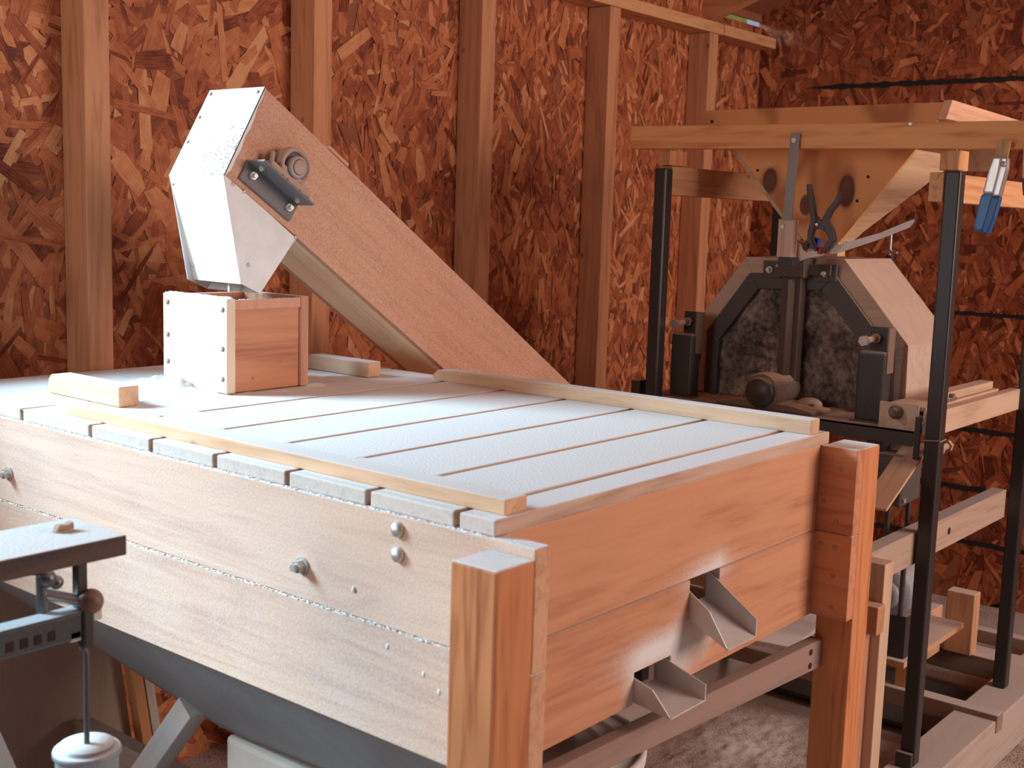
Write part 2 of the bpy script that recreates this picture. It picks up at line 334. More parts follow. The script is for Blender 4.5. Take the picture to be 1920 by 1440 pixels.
# OSB strands laid over the boards as real thin flakes
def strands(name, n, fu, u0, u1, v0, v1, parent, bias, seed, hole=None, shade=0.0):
    rnd = random.Random(seed); V = []; F = []; T = []; UV = []
    for i in range(n):
        u = rnd.uniform(u0, u1); v = rnd.uniform(v0, v1)
        if hole and hole[0] < u < hole[1] and hole[2] < v < hole[3]: continue
        big = 1.35 if (hole and u < 2.1) else 1.0
        L = big * (rnd.uniform(0.035, 0.085) if rnd.random() < .55 else rnd.uniform(0.085, 0.16))
        W = big * (rnd.uniform(0.007, 0.018) if rnd.random() < .6 else rnd.uniform(0.018, 0.040))
        a = math.pi / 2 + rnd.gauss(0, bias * (1.5 if big > 1 else 1))
        ca, sa = math.cos(a), math.sin(a)
        k = rnd.uniform(-.35, .35); j = lambda: rnd.uniform(.75, 1.1)
        P = [(-L / 2 * j(), -W / 2), (-L * .1, -W / 2 * j()), (L / 2 * j(), -W / 2 * j() * .8), (L / 2 + W * k, W / 2 * j() * .7), (L * .15, W / 2 * j()), (-L / 2 * j() - W * k, W / 2)]
        dep = 0.0003 + 0.0030 * i / n
        tone = min(1, max(0, rnd.gauss(0.50 if big > 1 else 0.46, 0.17 if big > 1 else 0.14))) if rnd.random() < .84 else (rnd.uniform(0.05, 0.25) if rnd.random() < .5 else rnd.uniform(.72, .95))
        ou, ov = rnd.uniform(0, 9), rnd.uniform(0, 9); b0 = len(V)
        for (x, y) in P:
            pu = min(max(u + ca * x - sa * y, u0), u1); pv = min(max(v + sa * x + ca * y, v0), v1)
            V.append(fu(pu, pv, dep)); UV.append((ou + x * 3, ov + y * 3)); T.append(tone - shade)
        F.append(tuple(range(b0, b0 + 6)))
    me = bpy.data.meshes.new(name); me.from_pydata(V, [], F); me.materials.append(OSB)
    at = me.attributes.new('tone', 'FLOAT', 'POINT'); at.data.foreach_set('value', T)
    ul = me.uv_layers.new(name='strand'); ul.data.foreach_set('uv', [x for l in me.loops for x in UV[l.vertex_index]])
    me.update(); o = bpy.data.objects.new(name, me); col.objects.link(o); attach(o, parent); o['kind'] = 'stuff'; return o
strands('wood_strand', 15000, lambda u, v, d: (u, YW - d, v + H), 0.0, 4.05, FL, 1.10, wall_left, 0.62, 3, (WX0 - .07, WX1 + .07, WZ0 - .07, WZ1 + .07))
strands('wood_strand', 900, lambda u, v, d: (u, YW - d, v + H), 4.05, XF, FL, 0.757, wall_left, 0.62, 5)
strands('wood_strand', 11500, lambda u, v, d: (XF - d, u, v + H), -0.4, YW, FL, 1.75, wall_far, 0.75, 4, shade=0.16)  # far strands toned down, the dimness of that end put into their colour
# studs, 24 inch centres
STUDM = wood('z', STUD_L, STUD_D, side=0.03, knots=0.75)
for k in range(-2, 6):
    x = 1.394 + 0.610 * k
    if k == 5: continue
    top = 0.665
    if k in (-1, -2):                    # cripple studs below the window
        struct(link('trim_%d' % (k + 3), G().box(x, x + .058, YF, YW - .004, FL, WZ0 - .04), STUDM)); continue
    o = struct(link('trim_%d' % (k + 3), G().box(x, x + 0.058, YF, YW - .004, FL, top), STUDM, None, 0.002))
struct(link('trim_9', G().box(WX0 - .04, WX1 + .04, YF, YW + .01, WZ0 - .04, WZ0), wood('x', STUD_L, STUD_D)))
struct(link('trim_10', G().box(WX0 - .04, WX1 + .04, YF, YW + .01, WZ1, WZ1 + .04), wood('x', STUD_L, STUD_D)))
PLM = wood('x', PINE_L, STUD_D, side=0.02, knots=0.4)
for a, b in ((-1.0, 1.98), (1.985, 3.925), (3.93, 4.32)):
    o = struct(link('trim_11', G().box(a, b, YF - .002, YW - .004, 0.666, 0.704), PLM, None, 0.0015))
    o.name = 'trim_%d' % (11 + (a > 0) + (a > 3))
# window frame on the left (outside the picture, the light comes through it)
wf = struct(link('window_1', G().box(WX0, WX0 + .03, YW - .03, YW + .03, WZ0, WZ1).box(WX1 - .03, WX1, YW - .03, YW + .03, WZ0, WZ1).box(WX0, WX1, YW - .03, YW + .03, WZ0, WZ0 + .03).box(WX0, WX1, YW - .03, YW + .03, WZ1 - .03, WZ1), wood('z', PINE_L, PINE_D)))
# roof: rafters rising away from the stud wall, boarded above
RM = wood('y', STUD_L, STUD_D, knots=0.5)
sl = 0.36
for i in range(-2, 5):
    x = 1.45 + 0.610 * i + (0.03 if i == 4 else 0)
    g = G().prism([(YW, 0.71), (YW, 0.80), (-2.2, 0.80 + sl * (YW + 2.2)), (-2.2, 0.71 + sl * (YW + 2.2))], 'x', x, x + 0.045)
    o = struct(link('trim_%d' % (30 + i), g, RM, None, 0.001))
ceil = struct(link('ceiling', G().prism([(YW + .013, 0.801), (YW + .013, 0.817), (-2.3, 0.822 + sl * (YW + 2.3)), (-2.3, 0.806 + sl * (YW + 2.3))], 'x', -1.7, XF + .1), osb_base))
struct(link('trim_40', G().box(3.9, 4.7, 2.62, 2.64, 0.5, 1.2), flat('slit_daylight_yellow', (.85, .62, .08), .7)))  # board added outside the eave slit, its yellow stands in for daylight
# black sealant lines on the far wall
rnd = random.Random(11)
for i, (z, ya, yb, t) in enumerate([(0.520, 2.155, -0.3, 0.011), (-0.290, 1.65, -0.3, 0.008), (-0.703, 1.62, -0.3, 0.010), (-0.915, 1.72, -0.3, 0.011), (-1.111, 1.85, -0.3, 0.010)]):
    n = 150; up = []; dn = []
    for k in range(n + 1):
        y = ya + (yb - ya) * k / n; e = min(1, k / 6)
        up.append((y, z + e * (t * .55 + rnd.uniform(0, t * .55)))); dn.append((y, z - e * (t * .55 + rnd.uniform(0, t * .55))))
    v = []; f = []
    for k in range(n + 1):
        v += [(XF - .0045, *dn[k]), (XF - .0045, *up[k]), (XF - .002, *dn[k]), (XF - .002, *up[k])]
    for k in range(n):
        a = 4 * k; f += [(a, a + 4, a + 5, a + 1), (a, a + 2, a + 6, a + 4), (a + 1, a + 5, a + 7, a + 3)]
    link('sealant_line', G().add(v, f), tar_m, wall_far)

# ============================================================ BOLTER (flour sifting box)
SIDE = wood('y', (0.72, 0.40, 0.23), (0.52, 0.24, 0.12), top=1.0, side=0.04, neg_x=0.34, knots=0.15, clump=0.7, gdist=0.004, gstr=1.8)
SIDE_R = wood('y', FIR_L, FIR_D, top=0.75, side=0.04, knots=0.35)
ENDM = wood('x', (0.68, 0.31, 0.15), (0.48, 0.18, 0.075), top=0.8, side=0.05, knots=0.12, rings=0.7)
POSTM = wood('z', (0.66, 0.265, 0.11), (0.38, 0.11, 0.04), top=1.05, side=0.0, knots=0.0, rings=1.3)
bx = thing('flour_bolter', 'long floury wooden bolting box on corner posts with two metal spouts', 'machine', (1.42, 1.5, FL))
YE, YB = 0.835, 2.168
for (z0, z1) in ((-0.489, -0.3495), (-0.631, -0.4900)):
    link('side_plank', G().box(0.994 if z1 > -.4 else 0.9925, 1.020, 0.772, YB, z0, z1), SIDE, bx, 0.0018)
    link('side_plank', G().box(1.815, 1.840, 0.772, YB, z0, z1), SIDE_R, bx, 0.0018)
    link('end_plank', G().box(1.020, 1.815, YB - .03, YB - .004, z0, z1), ENDM, bx, 0.0018)
# near end boards; the lower one has the two spout openings
def endm(spots): return wood('x', (0.68, 0.31, 0.15), (0.48, 0.18, 0.075), top=0.8, side=0.05, knots=0.12, rings=0.7, spots=spots)
link('end_plank', G().box(1.0205, 1.8145, YE, YE + .026, -0.489, -0.3495), endm(((0.055, -.072, .060, .022, .75), (.085, -.06, .02, .018, .35))), bx, 0.0018)
CH = [(1.425, 1.507, -0.494, 0.8), (1.294, 1.384, -0.589, 0.8)]
g = G()
g.box(1.0205, 1.294, YE, YE + .026, -0.631, -0.4905).box(1.384, 1.425, YE, YE + .026, -0.631, -0.4905).box(1.507, 1.8145, YE, YE + .026, -0.631, -0.4905)
g.box(1.294, 1.384, YE, YE + .026, -0.587, -0.4905).box(1.425, 1.507, YE, YE + .026, -0.631, -0.545)
link('end_plank', g, endm(((0.055, .07, .055, .02, .7), (-.08, -.010, .065, .022, 1.1), (-.01, -.03, .035, .04, .8), (.05, -.02, .03, .03, .5), (-.125, -.05, .02, .03, .6))), bx)
for s, (x0, x1) in enumerate(((0.930, 0.994), (1.840, 1.903))):
    zt = -0.361 if s == 0 else -0.350
    for (y0, y1) in ((0.772, 0.836), (YB - .09, YB - .026)):
        link('post', G().box(x0, x1, y0, y1, FL, zt), POSTM, bx, 0.003)
    if s == 0: continue
# inner right corner post strip and stretcher
ba = math.atan2(0.036, .82); BX = Matrix(((math.cos(ba), 0, math.sin(ba)), (0, 1, 0), (-math.sin(ba), 0, math.cos(ba))))
link('stretcher', G().hexa([(1.0205, .820, -.679), (1.8395, .820, -.725), (1.8395, .842, -.725), (1.0205, .842, -.679), (1.0205, .820, -.649), (1.8395, .820, -.676), (1.8395, .842, -.676), (1.0205, .842, -.649)]), wood('x', (0.36, 0.21, 0.155), (0.24, 0.125, 0.09), top=0.75, side=0.50, knots=0.0, tint=(0.36, 0.275, 0.24), grain=420, gstr=3.0, rings=.4), bx, 0.002)
for z in (-0.688, -0.711): disc('bolt_hole', (1.795, 0.8195, z), (0, -1, 0), 0.0052, hole_m, bx, 0.0008)
link('stretcher', G().box(0.955, 0.99, 0.836, YB - .09, -1.20, -1.13), wood('y', FIR_L, FIR_D, top=0.7, side=0.3), bx, 0.002)
# inside of the box: partitions and floor so light does not fall through
link('inner_panel', G().box(1.021, 1.814, YE + .03, YB - .035, -0.3585, -0.3500), wood('x', (0.55, 0.30, 0.22), (0.40, 0.20, 0.14), top=.75, tint=(.72, .52, .46)), bx)
# carriage bolts on the long side
for (y, z, wsh) in ((1.868, -0.441, 0), (1.144, -0.445, 0), (0.976, -0.366, 1), (0.975, -0.396, 1)):
    if wsh:
        link('bolt', G().lathe((0.9935, y, z), (-1, 0, 0), [(0.0, -.001), (0.0095, -.001), (0.0095, .002), (0.0085, .005), (0.005, .0075), (0.0, .0085)], 20), zinc, bx)
    else: bolt('bolt', (0.9935, y, z), (-1, 0, 0), 0.0085, 0.009, zinc, bx, 0.0115, 0.006)
for (y, z) in ((1.05, -0.455), (0.93, -0.53), (0.905, -0.545), (0.99, -0.512)):
    link('flour_lump', G().ball((0.993, y, z), 0.0036, 8, 6, (.5, .8, 1.1)), flour_m, bx)
# flour caught on the ledge between the planks
g = G()
rnd = random.Random(5)
def crumb(g, y0, y1, x, z, n, r):
    for i in range(n):
        y = rnd.uniform(y0, y1); q = r * rnd.uniform(.4, 1.2)
        g.ball((x + rnd.uniform(-.0015, .001), y, z + rnd.uniform(-.001, .001)), q, 6, 4, (1, rnd.uniform(2, 6), .8))
crumb(g, 0.84, YB, 0.9930, -0.4892, 900, 0.0007)
crumb(g, 0.84, YB, 0.9962, -0.3493, 1100, 0.0009)
o = link('flour_crumbs', g, flour_m, bx); o['kind'] = 'stuff'
# little screw heads on the inner face of the right side board
for (y, z) in ((0.800, -0.383), (0.800, -0.470), (0.800, -0.512), (0.800, -0.560), (0.800, -0.612), (0.824, -0.44), (0.824, -0.51)):
    link('screw', G().lathe((1.8152, y, z), (-1, 0, 0), [(0, 0), (0.0045, 0), (0.0035, .0012), (0, .0006)], 12), rust_m, bx)
# spouts: bent sheet channels
def spout(x0, x1, z, ln, drop, wall, name='spout'):
    t = bpy.data.objects.new(name, None); 
    a = (x0, YE + .02, z - wall); b = (x1, YE + .02, z - wall)
    ex = 0.004
    d = Vector((0.42, -1.0, -drop)).normalized()
    d = Vector((0.0, -ln, -drop))
    g = G(); T = 0.0012
    P0, P1 = Vector((x0, YE + .02, z - wall)), Vector((x1, YE + .02, z - wall))
    def sheet(q):
        n = (q[1] - q[0]).cross(q[3] - q[0]).normalized() * T
        g.hexa([p - n for p in q] + [p + n for p in q])
    sheet([P0, P1, P1 + d, P0 + d])
    up = Vector((0, 0, wall))
    sheet([P0, P0 + up, P0 + up * .78 + d * .62, P0 + d * .98 + up * .05])
    sheet([P1, P1 + up, P1 + up * .62 + d * 1.0, P1 + d])
    return link(name, g, galv, bx, 0.0004)
s1 = spout(1.427, 1.505, -0.494, 0.084, 0.040, 0.042)
s2 = spout(1.296, 1.382, -0.589, 0.078, 0.010, 0.036)
# lettering residue on the upper spout is only a dark scratch
# sheet trough under the left side
g = G(); n = 10; rows = [(0.84, -0.690, .060), (1.08, -0.720, .065), (1.13, -.812, .145), (1.27, -0.812, .145), (1.52, -0.822, .145), (1.90, -0.776, .145), (2.15, -0.748, .145)]
vv = []
for (y, zb, wx) in rows:
    for k in range(n + 1):
        t = k / n; a = t * math.pi / 2
        vv.append((1.005 + wx * t, y, -0.628 + (zb + 0.628) * (t ** 0.85)))
m_ = len(vv)
f = [(r * (n + 1) + k, r * (n + 1) + k + 1, (r + 1) * (n + 1) + k + 1, (r + 1) * (n + 1) + k) for r in range(len(rows) - 1) for k in range(n)]
g.add(vv, f, True)
o = link('trough_sheet', g, pan_m, bx); so = o.modifiers.new('solid', 'SOLIDIFY'); so.thickness = 0.0015
link('trough_bottom', G().hexa([(1.15, 1.20, -.8165), (1.70, 1.20, -.8165), (1.70, 2.15, -.751), (1.15, 2.15, -.751), (1.15, 1.20, -.8145), (1.70, 1.20, -.8145), (1.70, 2.15, -.749), (1.15, 2.15, -.749)]), pan_m, bx)

# ------------------------------------------------------------ lid of cross boards with cleats
lid = thing('bolter_lid', 'lid of grooved cross boards white with flour on the bolting box', 'lid', (1.417, 1.5, -0.349))
LIDM = wood('x', (0.62, 0.42, 0.30), (0.40, 0.20, 0.12), top=1.35, side=0.10, neg_x=0.50, knots=0.1, clump=0.25)
gaps = [0.890, 1.033, 1.181, 1.330, 1.478, 1.634, 1.833]
edges = [YE - .002] + gaps + [YB + .002]
gw = 0.0042
for i in range(len(edges) - 1):
    y0 = edges[i] + (gw if i else 0); y1 = edges[i + 1] - (gw if i < len(edges) - 2 else 0)
    link('lid_plank', G().box(0.9985, 1.841, y0, y1, -0.3492, -0.3300), LIDM, lid, 0.0022)
CLM = wood('y', (0.76, 0.46, 0.26), (0.52, 0.26, 0.12), top=0.95, side=0.08, neg_x=0.10, knots=0.6)
link('cleat', G().prism([(0.838, -0.3298), (1.655, -0.3298), (1.735, -0.3298), (1.735, -0.319), (1.690, -0.312), (0.838, -0.3115)], 'x', 1.021, 1.060), CLM, lid, 0.0015)
link('cleat', G().prism([(0.838, -0.3298), (1.655, -0.3298), (1.665, -0.322), (1.650, -0.309), (1.60, -0.306), (0.838, -0.3055)], 'x', 1.782, 1.812), CLM, lid, 0.0015)
# flour filling the grooves beside the long cleat
g = G()
for y in gaps[1:]: g.box(1.062, 1.130 + rnd.uniform(-.012, .012), y - .0048, y + .0048, -0.345, -0.3306)
for y in gaps[-2:]: g.box(1.13, 1.20 + rnd.uniform(-.012, .05), y - .0048, y + .0048, -0.345, -0.3306)
g.box(1.2, 1.80, 1.833 - .0048, 1.833 + .0048, -0.345, -0.3306)
o = link('groove_flour', g, flour_m, lid); o['kind'] = 'stuff'
# flour blanket, thin and lumpy, between the cleats and towards the far end
def blanket(name, x0, x1, y0, y1, z, nx, ny, amp, parent, mat, holes=None, seed=1, peaks=()):
    from mathutils import noise
    v = []; 
    for j in range(ny + 1):
        for i in range(nx + 1):
            x = x0 + (x1 - x0) * i / nx; y = y0 + (y1 - y0) * j / ny
            e = min(1, 5 * min(i / nx, 1 - i / nx, j / ny, 1 - j / ny) + .0)
            h = (noise.noise(Vector((x * 14, y * 14, seed))) * .6 + noise.noise(Vector((x * 45, y * 45, seed))) * .5 + noise.noise(Vector((x * 120, y * 120, seed))) * .25) * amp
            for (px, py, ph, pr) in peaks: h += ph * math.exp(-((x - px) ** 2 + (y - py) ** 2) / pr ** 2) * (1 + .5 * noise.noise(Vector((x * 90, y * 90, 3))))
            v.append((x, y, z + (h - amp * .1) * e - (1 - e) * amp * .8))
    f = [(j * (nx + 1) + i, j * (nx + 1) + i + 1, (j + 1) * (nx + 1) + i + 1, (j + 1) * (nx + 1) + i) for j in range(ny) for i in range(nx)]
    o = link(name, G().add(v, f, True), mat, parent); o['kind'] = 'stuff'; return o
pk = [(1.322, 1.86, .018, .022), (1.315, 1.90, .012, .02), (1.335, 1.80, .008, .02), (1.36, 1.97, .010, .03), (1.31, 1.95, .008, .03), (1.54, 1.745, .005, .02), (1.45, 1.735, .004, .015), (1.55, 1.85, .008, .02)]
o = blanket('spilled_flour', 1.000, 1.836, 1.650, 2.160, -0.3295, 170, 110, 0.0035, None, flour_m, peaks=pk)
tag(o, 'lumpy spilled flour lying around the feed box on the lid', 'flour', kind='stuff')
# short cleats at the far part of the lid
SC = wood('y', (0.76, 0.46, 0.26), (0.52, 0.26, 0.12), top=0.95, side=0.06, neg_x=0.15, knots=0.2)
def shortcleat(x0, x1, y0, y1, h, lab):
    z0 = -0.3292; c = .010
    o = link('wooden_cleat', G().prism([(y0, z0), (y0, z0 + h), (y1 - c, z0 + h), (y1, z0 + h - c), (y1, z0)], 'x', x0, x1), SC, None, 0.0025)
    tag(o, lab, 'wood block', 'short blocks lying on the bolter lid')
shortcleat(1.118, 1.156, 1.742, 1.960, 0.034, 'short wooden block on the lid left of the feed box')
shortcleat(1.694, 1.730, 1.757, 1.945, 0.031, 'short wooden block on the lid right of the feed box')

# ------------------------------------------------------------ feed box on the lid
fb = thing('feed_box', 'small open-topped wooden feed box standing in flour on the lid', 'box', (1.43, 1.85, -0.3275))
FBX = wood('z', (0.82, 0.60, 0.42), (0.62, 0.38, 0.22), top=0.9, side=0.10, neg_x=0.18, knots=0.0)
FBY = wood('x', (0.62, 0.25, 0.12), (0.34, 0.10, 0.04), top=0.9, side=0.04, knots=0.15, rings=.8)
FBE = wood('z', (0.60, 0.27, 0.15), (0.40, 0.15, 0.07), top=0.9, side=0.10, knots=0)
Z0, Z1 = -0.3275, -0.159
link('side_board', G().box(1.337, 1.356, 1.745, 1.935, Z0, Z1), FBX, fb, 0.0015)
link('side_board', G().box(1.508, 1.526, 1.745, 1.935, Z0, Z1), FBE, fb, 0.0015)
link('end_board', G().box(1.3565, 1.5075, 1.751, 1.769, Z0, Z1 - .012), FBY, fb, 0.001)
link('end_board', G().box(1.3565, 1.5075, 1.915, 1.931, Z0, Z1 - .002), FBY, fb, 0.001)
link('top_strip', G().box(1.3565, 1.5075, 1.747, 1.7505, Z1 - .020, Z1 - .002), FBE, fb, 0.0006)
for y, z in ((1.92, -.175), (1.92, -.235), (1.92, -.285), (1.757, -.178), (1.757, -.248), (1.757, -.302)):
    link('screw', G().lathe((1.3368, y, z), (-1, 0, 0), [(0.0, .0002), (0.0045, .0002), (0.005, .0008), (0.0, .0012)], 12), rust_m, fb)
disc('screw', (1.40, 1.7508, -.305), (0, -1, 0), 0.0028, rust_m, fb)
g = G(); crumb(g, 1.745, 1.935, 1.346, Z1 + .001, 70, .0028)
for i in range(60): g.ball((rnd.uniform(1.36, 1.52), rnd.choice([1.757, 1.923]), Z1 - .004), rnd.uniform(.0015, .003), 6, 4)
o = link('rim_flour', g, flour_m, fb); o['kind'] = 'stuff'

# ============================================================ ELEVATOR
el = thing('bucket_elevator', 'slanting dusty wooden elevator casing with a white sheet metal head', 'machine', (2.2, 1.83, FL))
Y1, Y2 = 1.752, 1.905
DUST = (0.62, 0.40, 0.30)
ELS = wood('x', (0.56, 0.25, 0.125), (0.40, 0.15, 0.07), top=0.8, side=0.40, knots=0.0, tint=(0.74, 0.54, 0.44), rings=.5, grain=330, gdist=0.006, gstr=4.0)
d = Vector((0.838, 0, -0.545)); nrm = Vector((0.545, 0, 0.838))
EF = frame(d, (0, -1, 0))
A = Vector((1.4255, 0, 0.2145)); B = Vector((1.336, 0, 0.0565)); Ee = Vector((1.493, 0, -0.0440))
def el_poly(y0, y1, name, pts, mat, bev=0.001):
    g = G().prism([(p[0], p[2]) for p in pts], 'y', y0, y1); return link(name, g, mat, el, bev, EF)
up_end = A + d * 1.9; lo_end = Ee + Vector((0.829, 0, -0.559)) * 1.75
# side faces: upper board and lower board, with the joint running along the casing
el_poly(Y1, Y1 + .015, 'side_board', [A, B, Ee, lo_end, up_end], ELS)
el_poly(Y2 - .015, Y2, 'side_board', [A, B, Ee, lo_end, up_end], ELS)
tb = G().prism([(p.x, p.z) for p in (A - nrm * .012 + d * .01, A - nrm * .0005 + d * .01, up_end - nrm * .0005, up_end - nrm * .012)], 'y', Y1 + .0155, Y2 - .0155)
link('top_board', tb, ELS, el, 0, EF)
UND = wood('x', (0.95, 0.74, 0.48), (0.80, 0.55, 0.30), top=0.5, side=0.06, knots=0.5)
nn = Vector((-0.559, 0, -0.829))
bb = G().prism([(p.x, p.z) for p in (Ee + nn * .0006, Ee - nn * .012, lo_end - nn * .012, lo_end + nn * .0006)], 'y', Y1 + .0155, Y2 - .0155)
link('bottom_board', bb, UND, el, 0.001, EF)
link('cover_batten', G().prism([(p.x, p.z) for p in (A + d * .180 + nrm * .0005, A + d * .180 + nrm * .007, A + d * .238 + nrm * .007, A + d * .238 + nrm * .0005)], 'y', Y1 - .003, Y1 + .09), wood('x', STUD_L, STUD_D, top=.9, side=.4, tint=DUST), el, 0.0008, EF)
# sheet metal head: upper front, lower front, side cheeks, open bottom
C1 = Vector((1.372, 0, -0.133)); D1 = Vector((1.414, 0, -0.151))
T = 0.0015
def plate(name, q, mat=white_sheet, thick=T, parent=None, bev=0):
    q = [Vector(p) for p in q]; n = (q[1] - q[0]).cross(q[2] - q[0]).normalized() * thick
    g = G(); k = len(q); g.add([p for p in q] + [p + n for p in q], [tuple(range(k - 1, -1, -1)), tuple(range(k, 2 * k))] + [(i, (i + 1) % k, (i + 1) % k + k, i + k) for i in range(k)])
    return link(name, g, mat, parent or el, bev)
out = Vector((-0.87, 0, 0.49)) * .002
def P3(p, y): return Vector((p[0], y, p[2]))
ya, yb = Y1 - .003, Y2 + .003
# upper front sheet folded over the near edge with an uneven hem
AB = (B - A); hem = []
for t, wv in ((0, .0), (.12, .004), (.22, .002), (.32, .006), (.45, .008), (.55, .005), (.68, .009), (.8, .007), (.92, .008), (1.0, .0)):
    p = A + AB * t + Vector((0.87, 0, -0.49)) * (wv * .8 + .0005); hem.append(p)
g = G()
v = [P3(A + out, yb), P3(A + out, ya), P3(B + out, ya), P3(B + out, yb)]
q = [P3(A, yb), P3(A, ya), P3(B, ya), P3(B, yb)]
g.add(v + q, [(0, 1, 2, 3), (7, 6, 5, 4), (0, 4, 5, 1), (1, 5, 6, 2), (2, 6, 7, 3), (3, 7, 4, 0)])
hv = [P3(A + out, ya)] + [P3(h, ya) for h in hem] + [P3(B + out, ya)]
hv2 = [p + Vector((0, .0012, 0)) for p in hv]; k = len(hv)
g.add(hv + hv2, [tuple(range(k)), tuple(range(2 * k - 1, k - 1, -1))] + [(i, i + k, (i + 1) % k + k, (i + 1) % k) for i in range(k)])
link('head_sheet', g, white_sheet, el)
C2 = Vector((1.388, 0, -0.134))
plate('head_sheet', [P3(B + out, yb), P3(C2, yb), P3(C1, ya), P3(B + out, ya)])
plate('head_sheet', [P3(B, yb + .001), P3(C2, yb + .001), P3(C2 + Vector((.012, 0, .0)), yb + .001), P3(B + Vector((.02, 0, .0)), yb + .001)])
cheek = [B + out * .9, Vector((1.440, 0, -0.012)), Vector((1.498, 0, -0.052)), Vector((1.488, 0, -0.062)), D1, C1]
plate('cheek_sheet', [P3(p, Y1 - .0032) for p in cheek])
plate('cheek_sheet', [P3(p, Y2 + .002) for p in cheek])
plate('back_sheet', [P3(Vector((1.488, 0, -0.062)), Y1), P3(D1, Y1), P3(D1, Y2), P3(Vector((1.488, 0, -0.062)), Y2)])
link('spout_flap', G().box(1.385, 1.389, 1.80, 1.805, -0.150, -0.130), galv, el)
g = G()
for p in ((1.3472, -.003 + .045), (1.3800, -.100), (1.372, .030), (1.490, -.050)):
    link('screw', G().lathe((p[0] + .006, Y1 - .0035, p[1]), (0, -1, 0), [(0, 0), (.0042, 0), (.003, .0015), (0, .002)], 12), zinc, el)
for (t, y) in ((.05, Y2 - .006), (.33, Y2 - .006), (.06, Y1 + .01), (.62, Y2 - .006)):
    p = A + AB * t + out * 1.6; link('screw', G().lathe(P3(p, y), (-0.87, 0, 0.49), [(0, 0), (.0036, 0), (.0026, .0014), (0, .002)], 12), zinc, el)
for (t, y) in ((.08, Y2 + .001), (.86, Y2 + .001)):
    p = B + (C2 - B) * t + Vector((-.003, 0, 0)); link('screw', G().lathe(P3(p, y - .006), (-0.98, 0, -.2), [(0, 0), (.004, 0), (.003, .0015), (0, .002)], 12), zinc, el)
g = G()
for i in range(110):      # caked specks on the upper sheet
    t = min(1, max(0, rnd.gauss(.72, .16))); yy = min(ya + .14, ya + abs(rnd.gauss(0.01, .03)))
    p = A + AB * t + out * 1.02; g.ball((p.x, yy, p.z), rnd.uniform(.0008, .0018), 6, 4, (.5, rnd.uniform(.8, 1.8), 1))
o = link('dust_specks', g, flat('grey_crust', (.42, .37, .33), .9), el); o['kind'] = 'stuff'
# bearing bracket: an angle iron bolted to the casing, pillow bearing and shaft end
K0 = Vector((1.388, 0, 0.0865)); K1 = K0 + d * 0.136
def ang(p, n_, y): q = p + nrm * n_; return (q.x, y, q.z)
g = G()
def slab(g, a0, a1, n0, n1, y0, y1):
    pts = []
    for (nv) in (n0, n1):
        for (aa, yy) in ((a0, y0), (a1, y0), (a1, y1), (a0, y1)):
            q = K0 + d * aa + nrm * nv; pts.append((q.x, yy, q.z))
    g.hexa(pts)
slab(g, 0, .136, -.040, 0.0, Y1 - .0055, Y1 - .001)      # leg on the casing
slab(g, 0, .136, -.0045, 0.0, Y1 - .048, Y1 - .0055)      # leg standing out
br = link('bearing_bracket', g, bracket_m, el, 0.001, EF)
for a in (.020, .118):
    q = K0 + d * a + nrm * -.021; bolt('bolt', (q.x, Y1 - .0055, q.z), (0, -1, 0), .0075, .006, zinc, br, 0, .006)
    q = K0 + d * (a - .003) + nrm * -.0045; bolt('bolt', (q.x, Y1 - .026, q.z), -nrm, .0055, .004, zinc, br, 0, .003)
bc = K0 + d * .070 + nrm * .0335; cy_ = Y1 - .030
g = G().lathe((bc.x, Y1 - .008, bc.z), (0, -1, 0), [(0, 0), (.028, 0), (.034, .006), (.036, .018), (.035, .030), (.0325, .0335), (.0285, .0335), (.0275, .024), (.0, .023)], 40)
slab(g, .018, .122, 0.0, .011, Y1 - .044, Y1 - .012); slab(g, .042, .098, .008, .022, Y1 - .040, Y1 - .012)
bh = link('pillow_bearing', g, bearing_m, el, 0, EF)
g = G().lathe((bc.x + .001, Y1 - .028, bc.z), (0, -1, 0), [(0, 0), (.0205, 0), (.0205, .016), (.0190, .019), (.0135, .019), (.0135, .0175), (0, .0175)], 32)
link('bearing_gap', G().tube((bc.x, Y1 - .0315, bc.z), (bc.x, Y1 - .0330, bc.z), .0278, 32), steel_black, bh)  # black disc painted in as the shade of the gap round the collar
link('shaft_collar', g, shaft_m, bh)
link('shaft_end', G().lathe((bc.x + .001, Y1 - .0455, bc.z), (0, -1, 0), [(0, 0), (.0128, 0), (.0128, .0042), (.0118, .005), (0, .005)], 28), bearing_m, bh)
q = K0 + d * .03 + nrm * .012
link('grease_nipple', G().tube((q.x, Y1 - .026, q.z), (q.x + .007, Y1 - .022, q.z + .022), .0042, 10), bearing_m, bh)
g = G()
for i in range(80):
    a = rnd.uniform(.01, .13); qq = K0 + d * a + nrm * .002; g.ball((qq.x, Y1 - rnd.uniform(.010, .046), qq.z), rnd.uniform(.001, .0035), 6, 4)
o = link('bracket_flour', g, bearing_m, el); o['kind'] = 'stuff'

# ============================================================ MILL STAND
ms = thing('mill_stand', 'tall black steel tube stand with wooden rails behind the bolting box', 'frame', (3.0, 1.3, FL))
PX, PY0, PY1, PXB = 2.60, 0.927, 1.690, 3.232
tb_ = 0.034
def post(x, y, zb, zt): return link('tube_post', G().box(x, x + tb_, y, y + tb_, zb, zt), steel_post, ms, 0.004)
post(PX, PY0 - .003, -1.199, 0.125); post(PX, PY1 - .038, -1.199, 0.132); post(PXB, PY0 - .003, -1.199, 0.13); post(PXB, PY1 - .038, -1.199, 0.15)
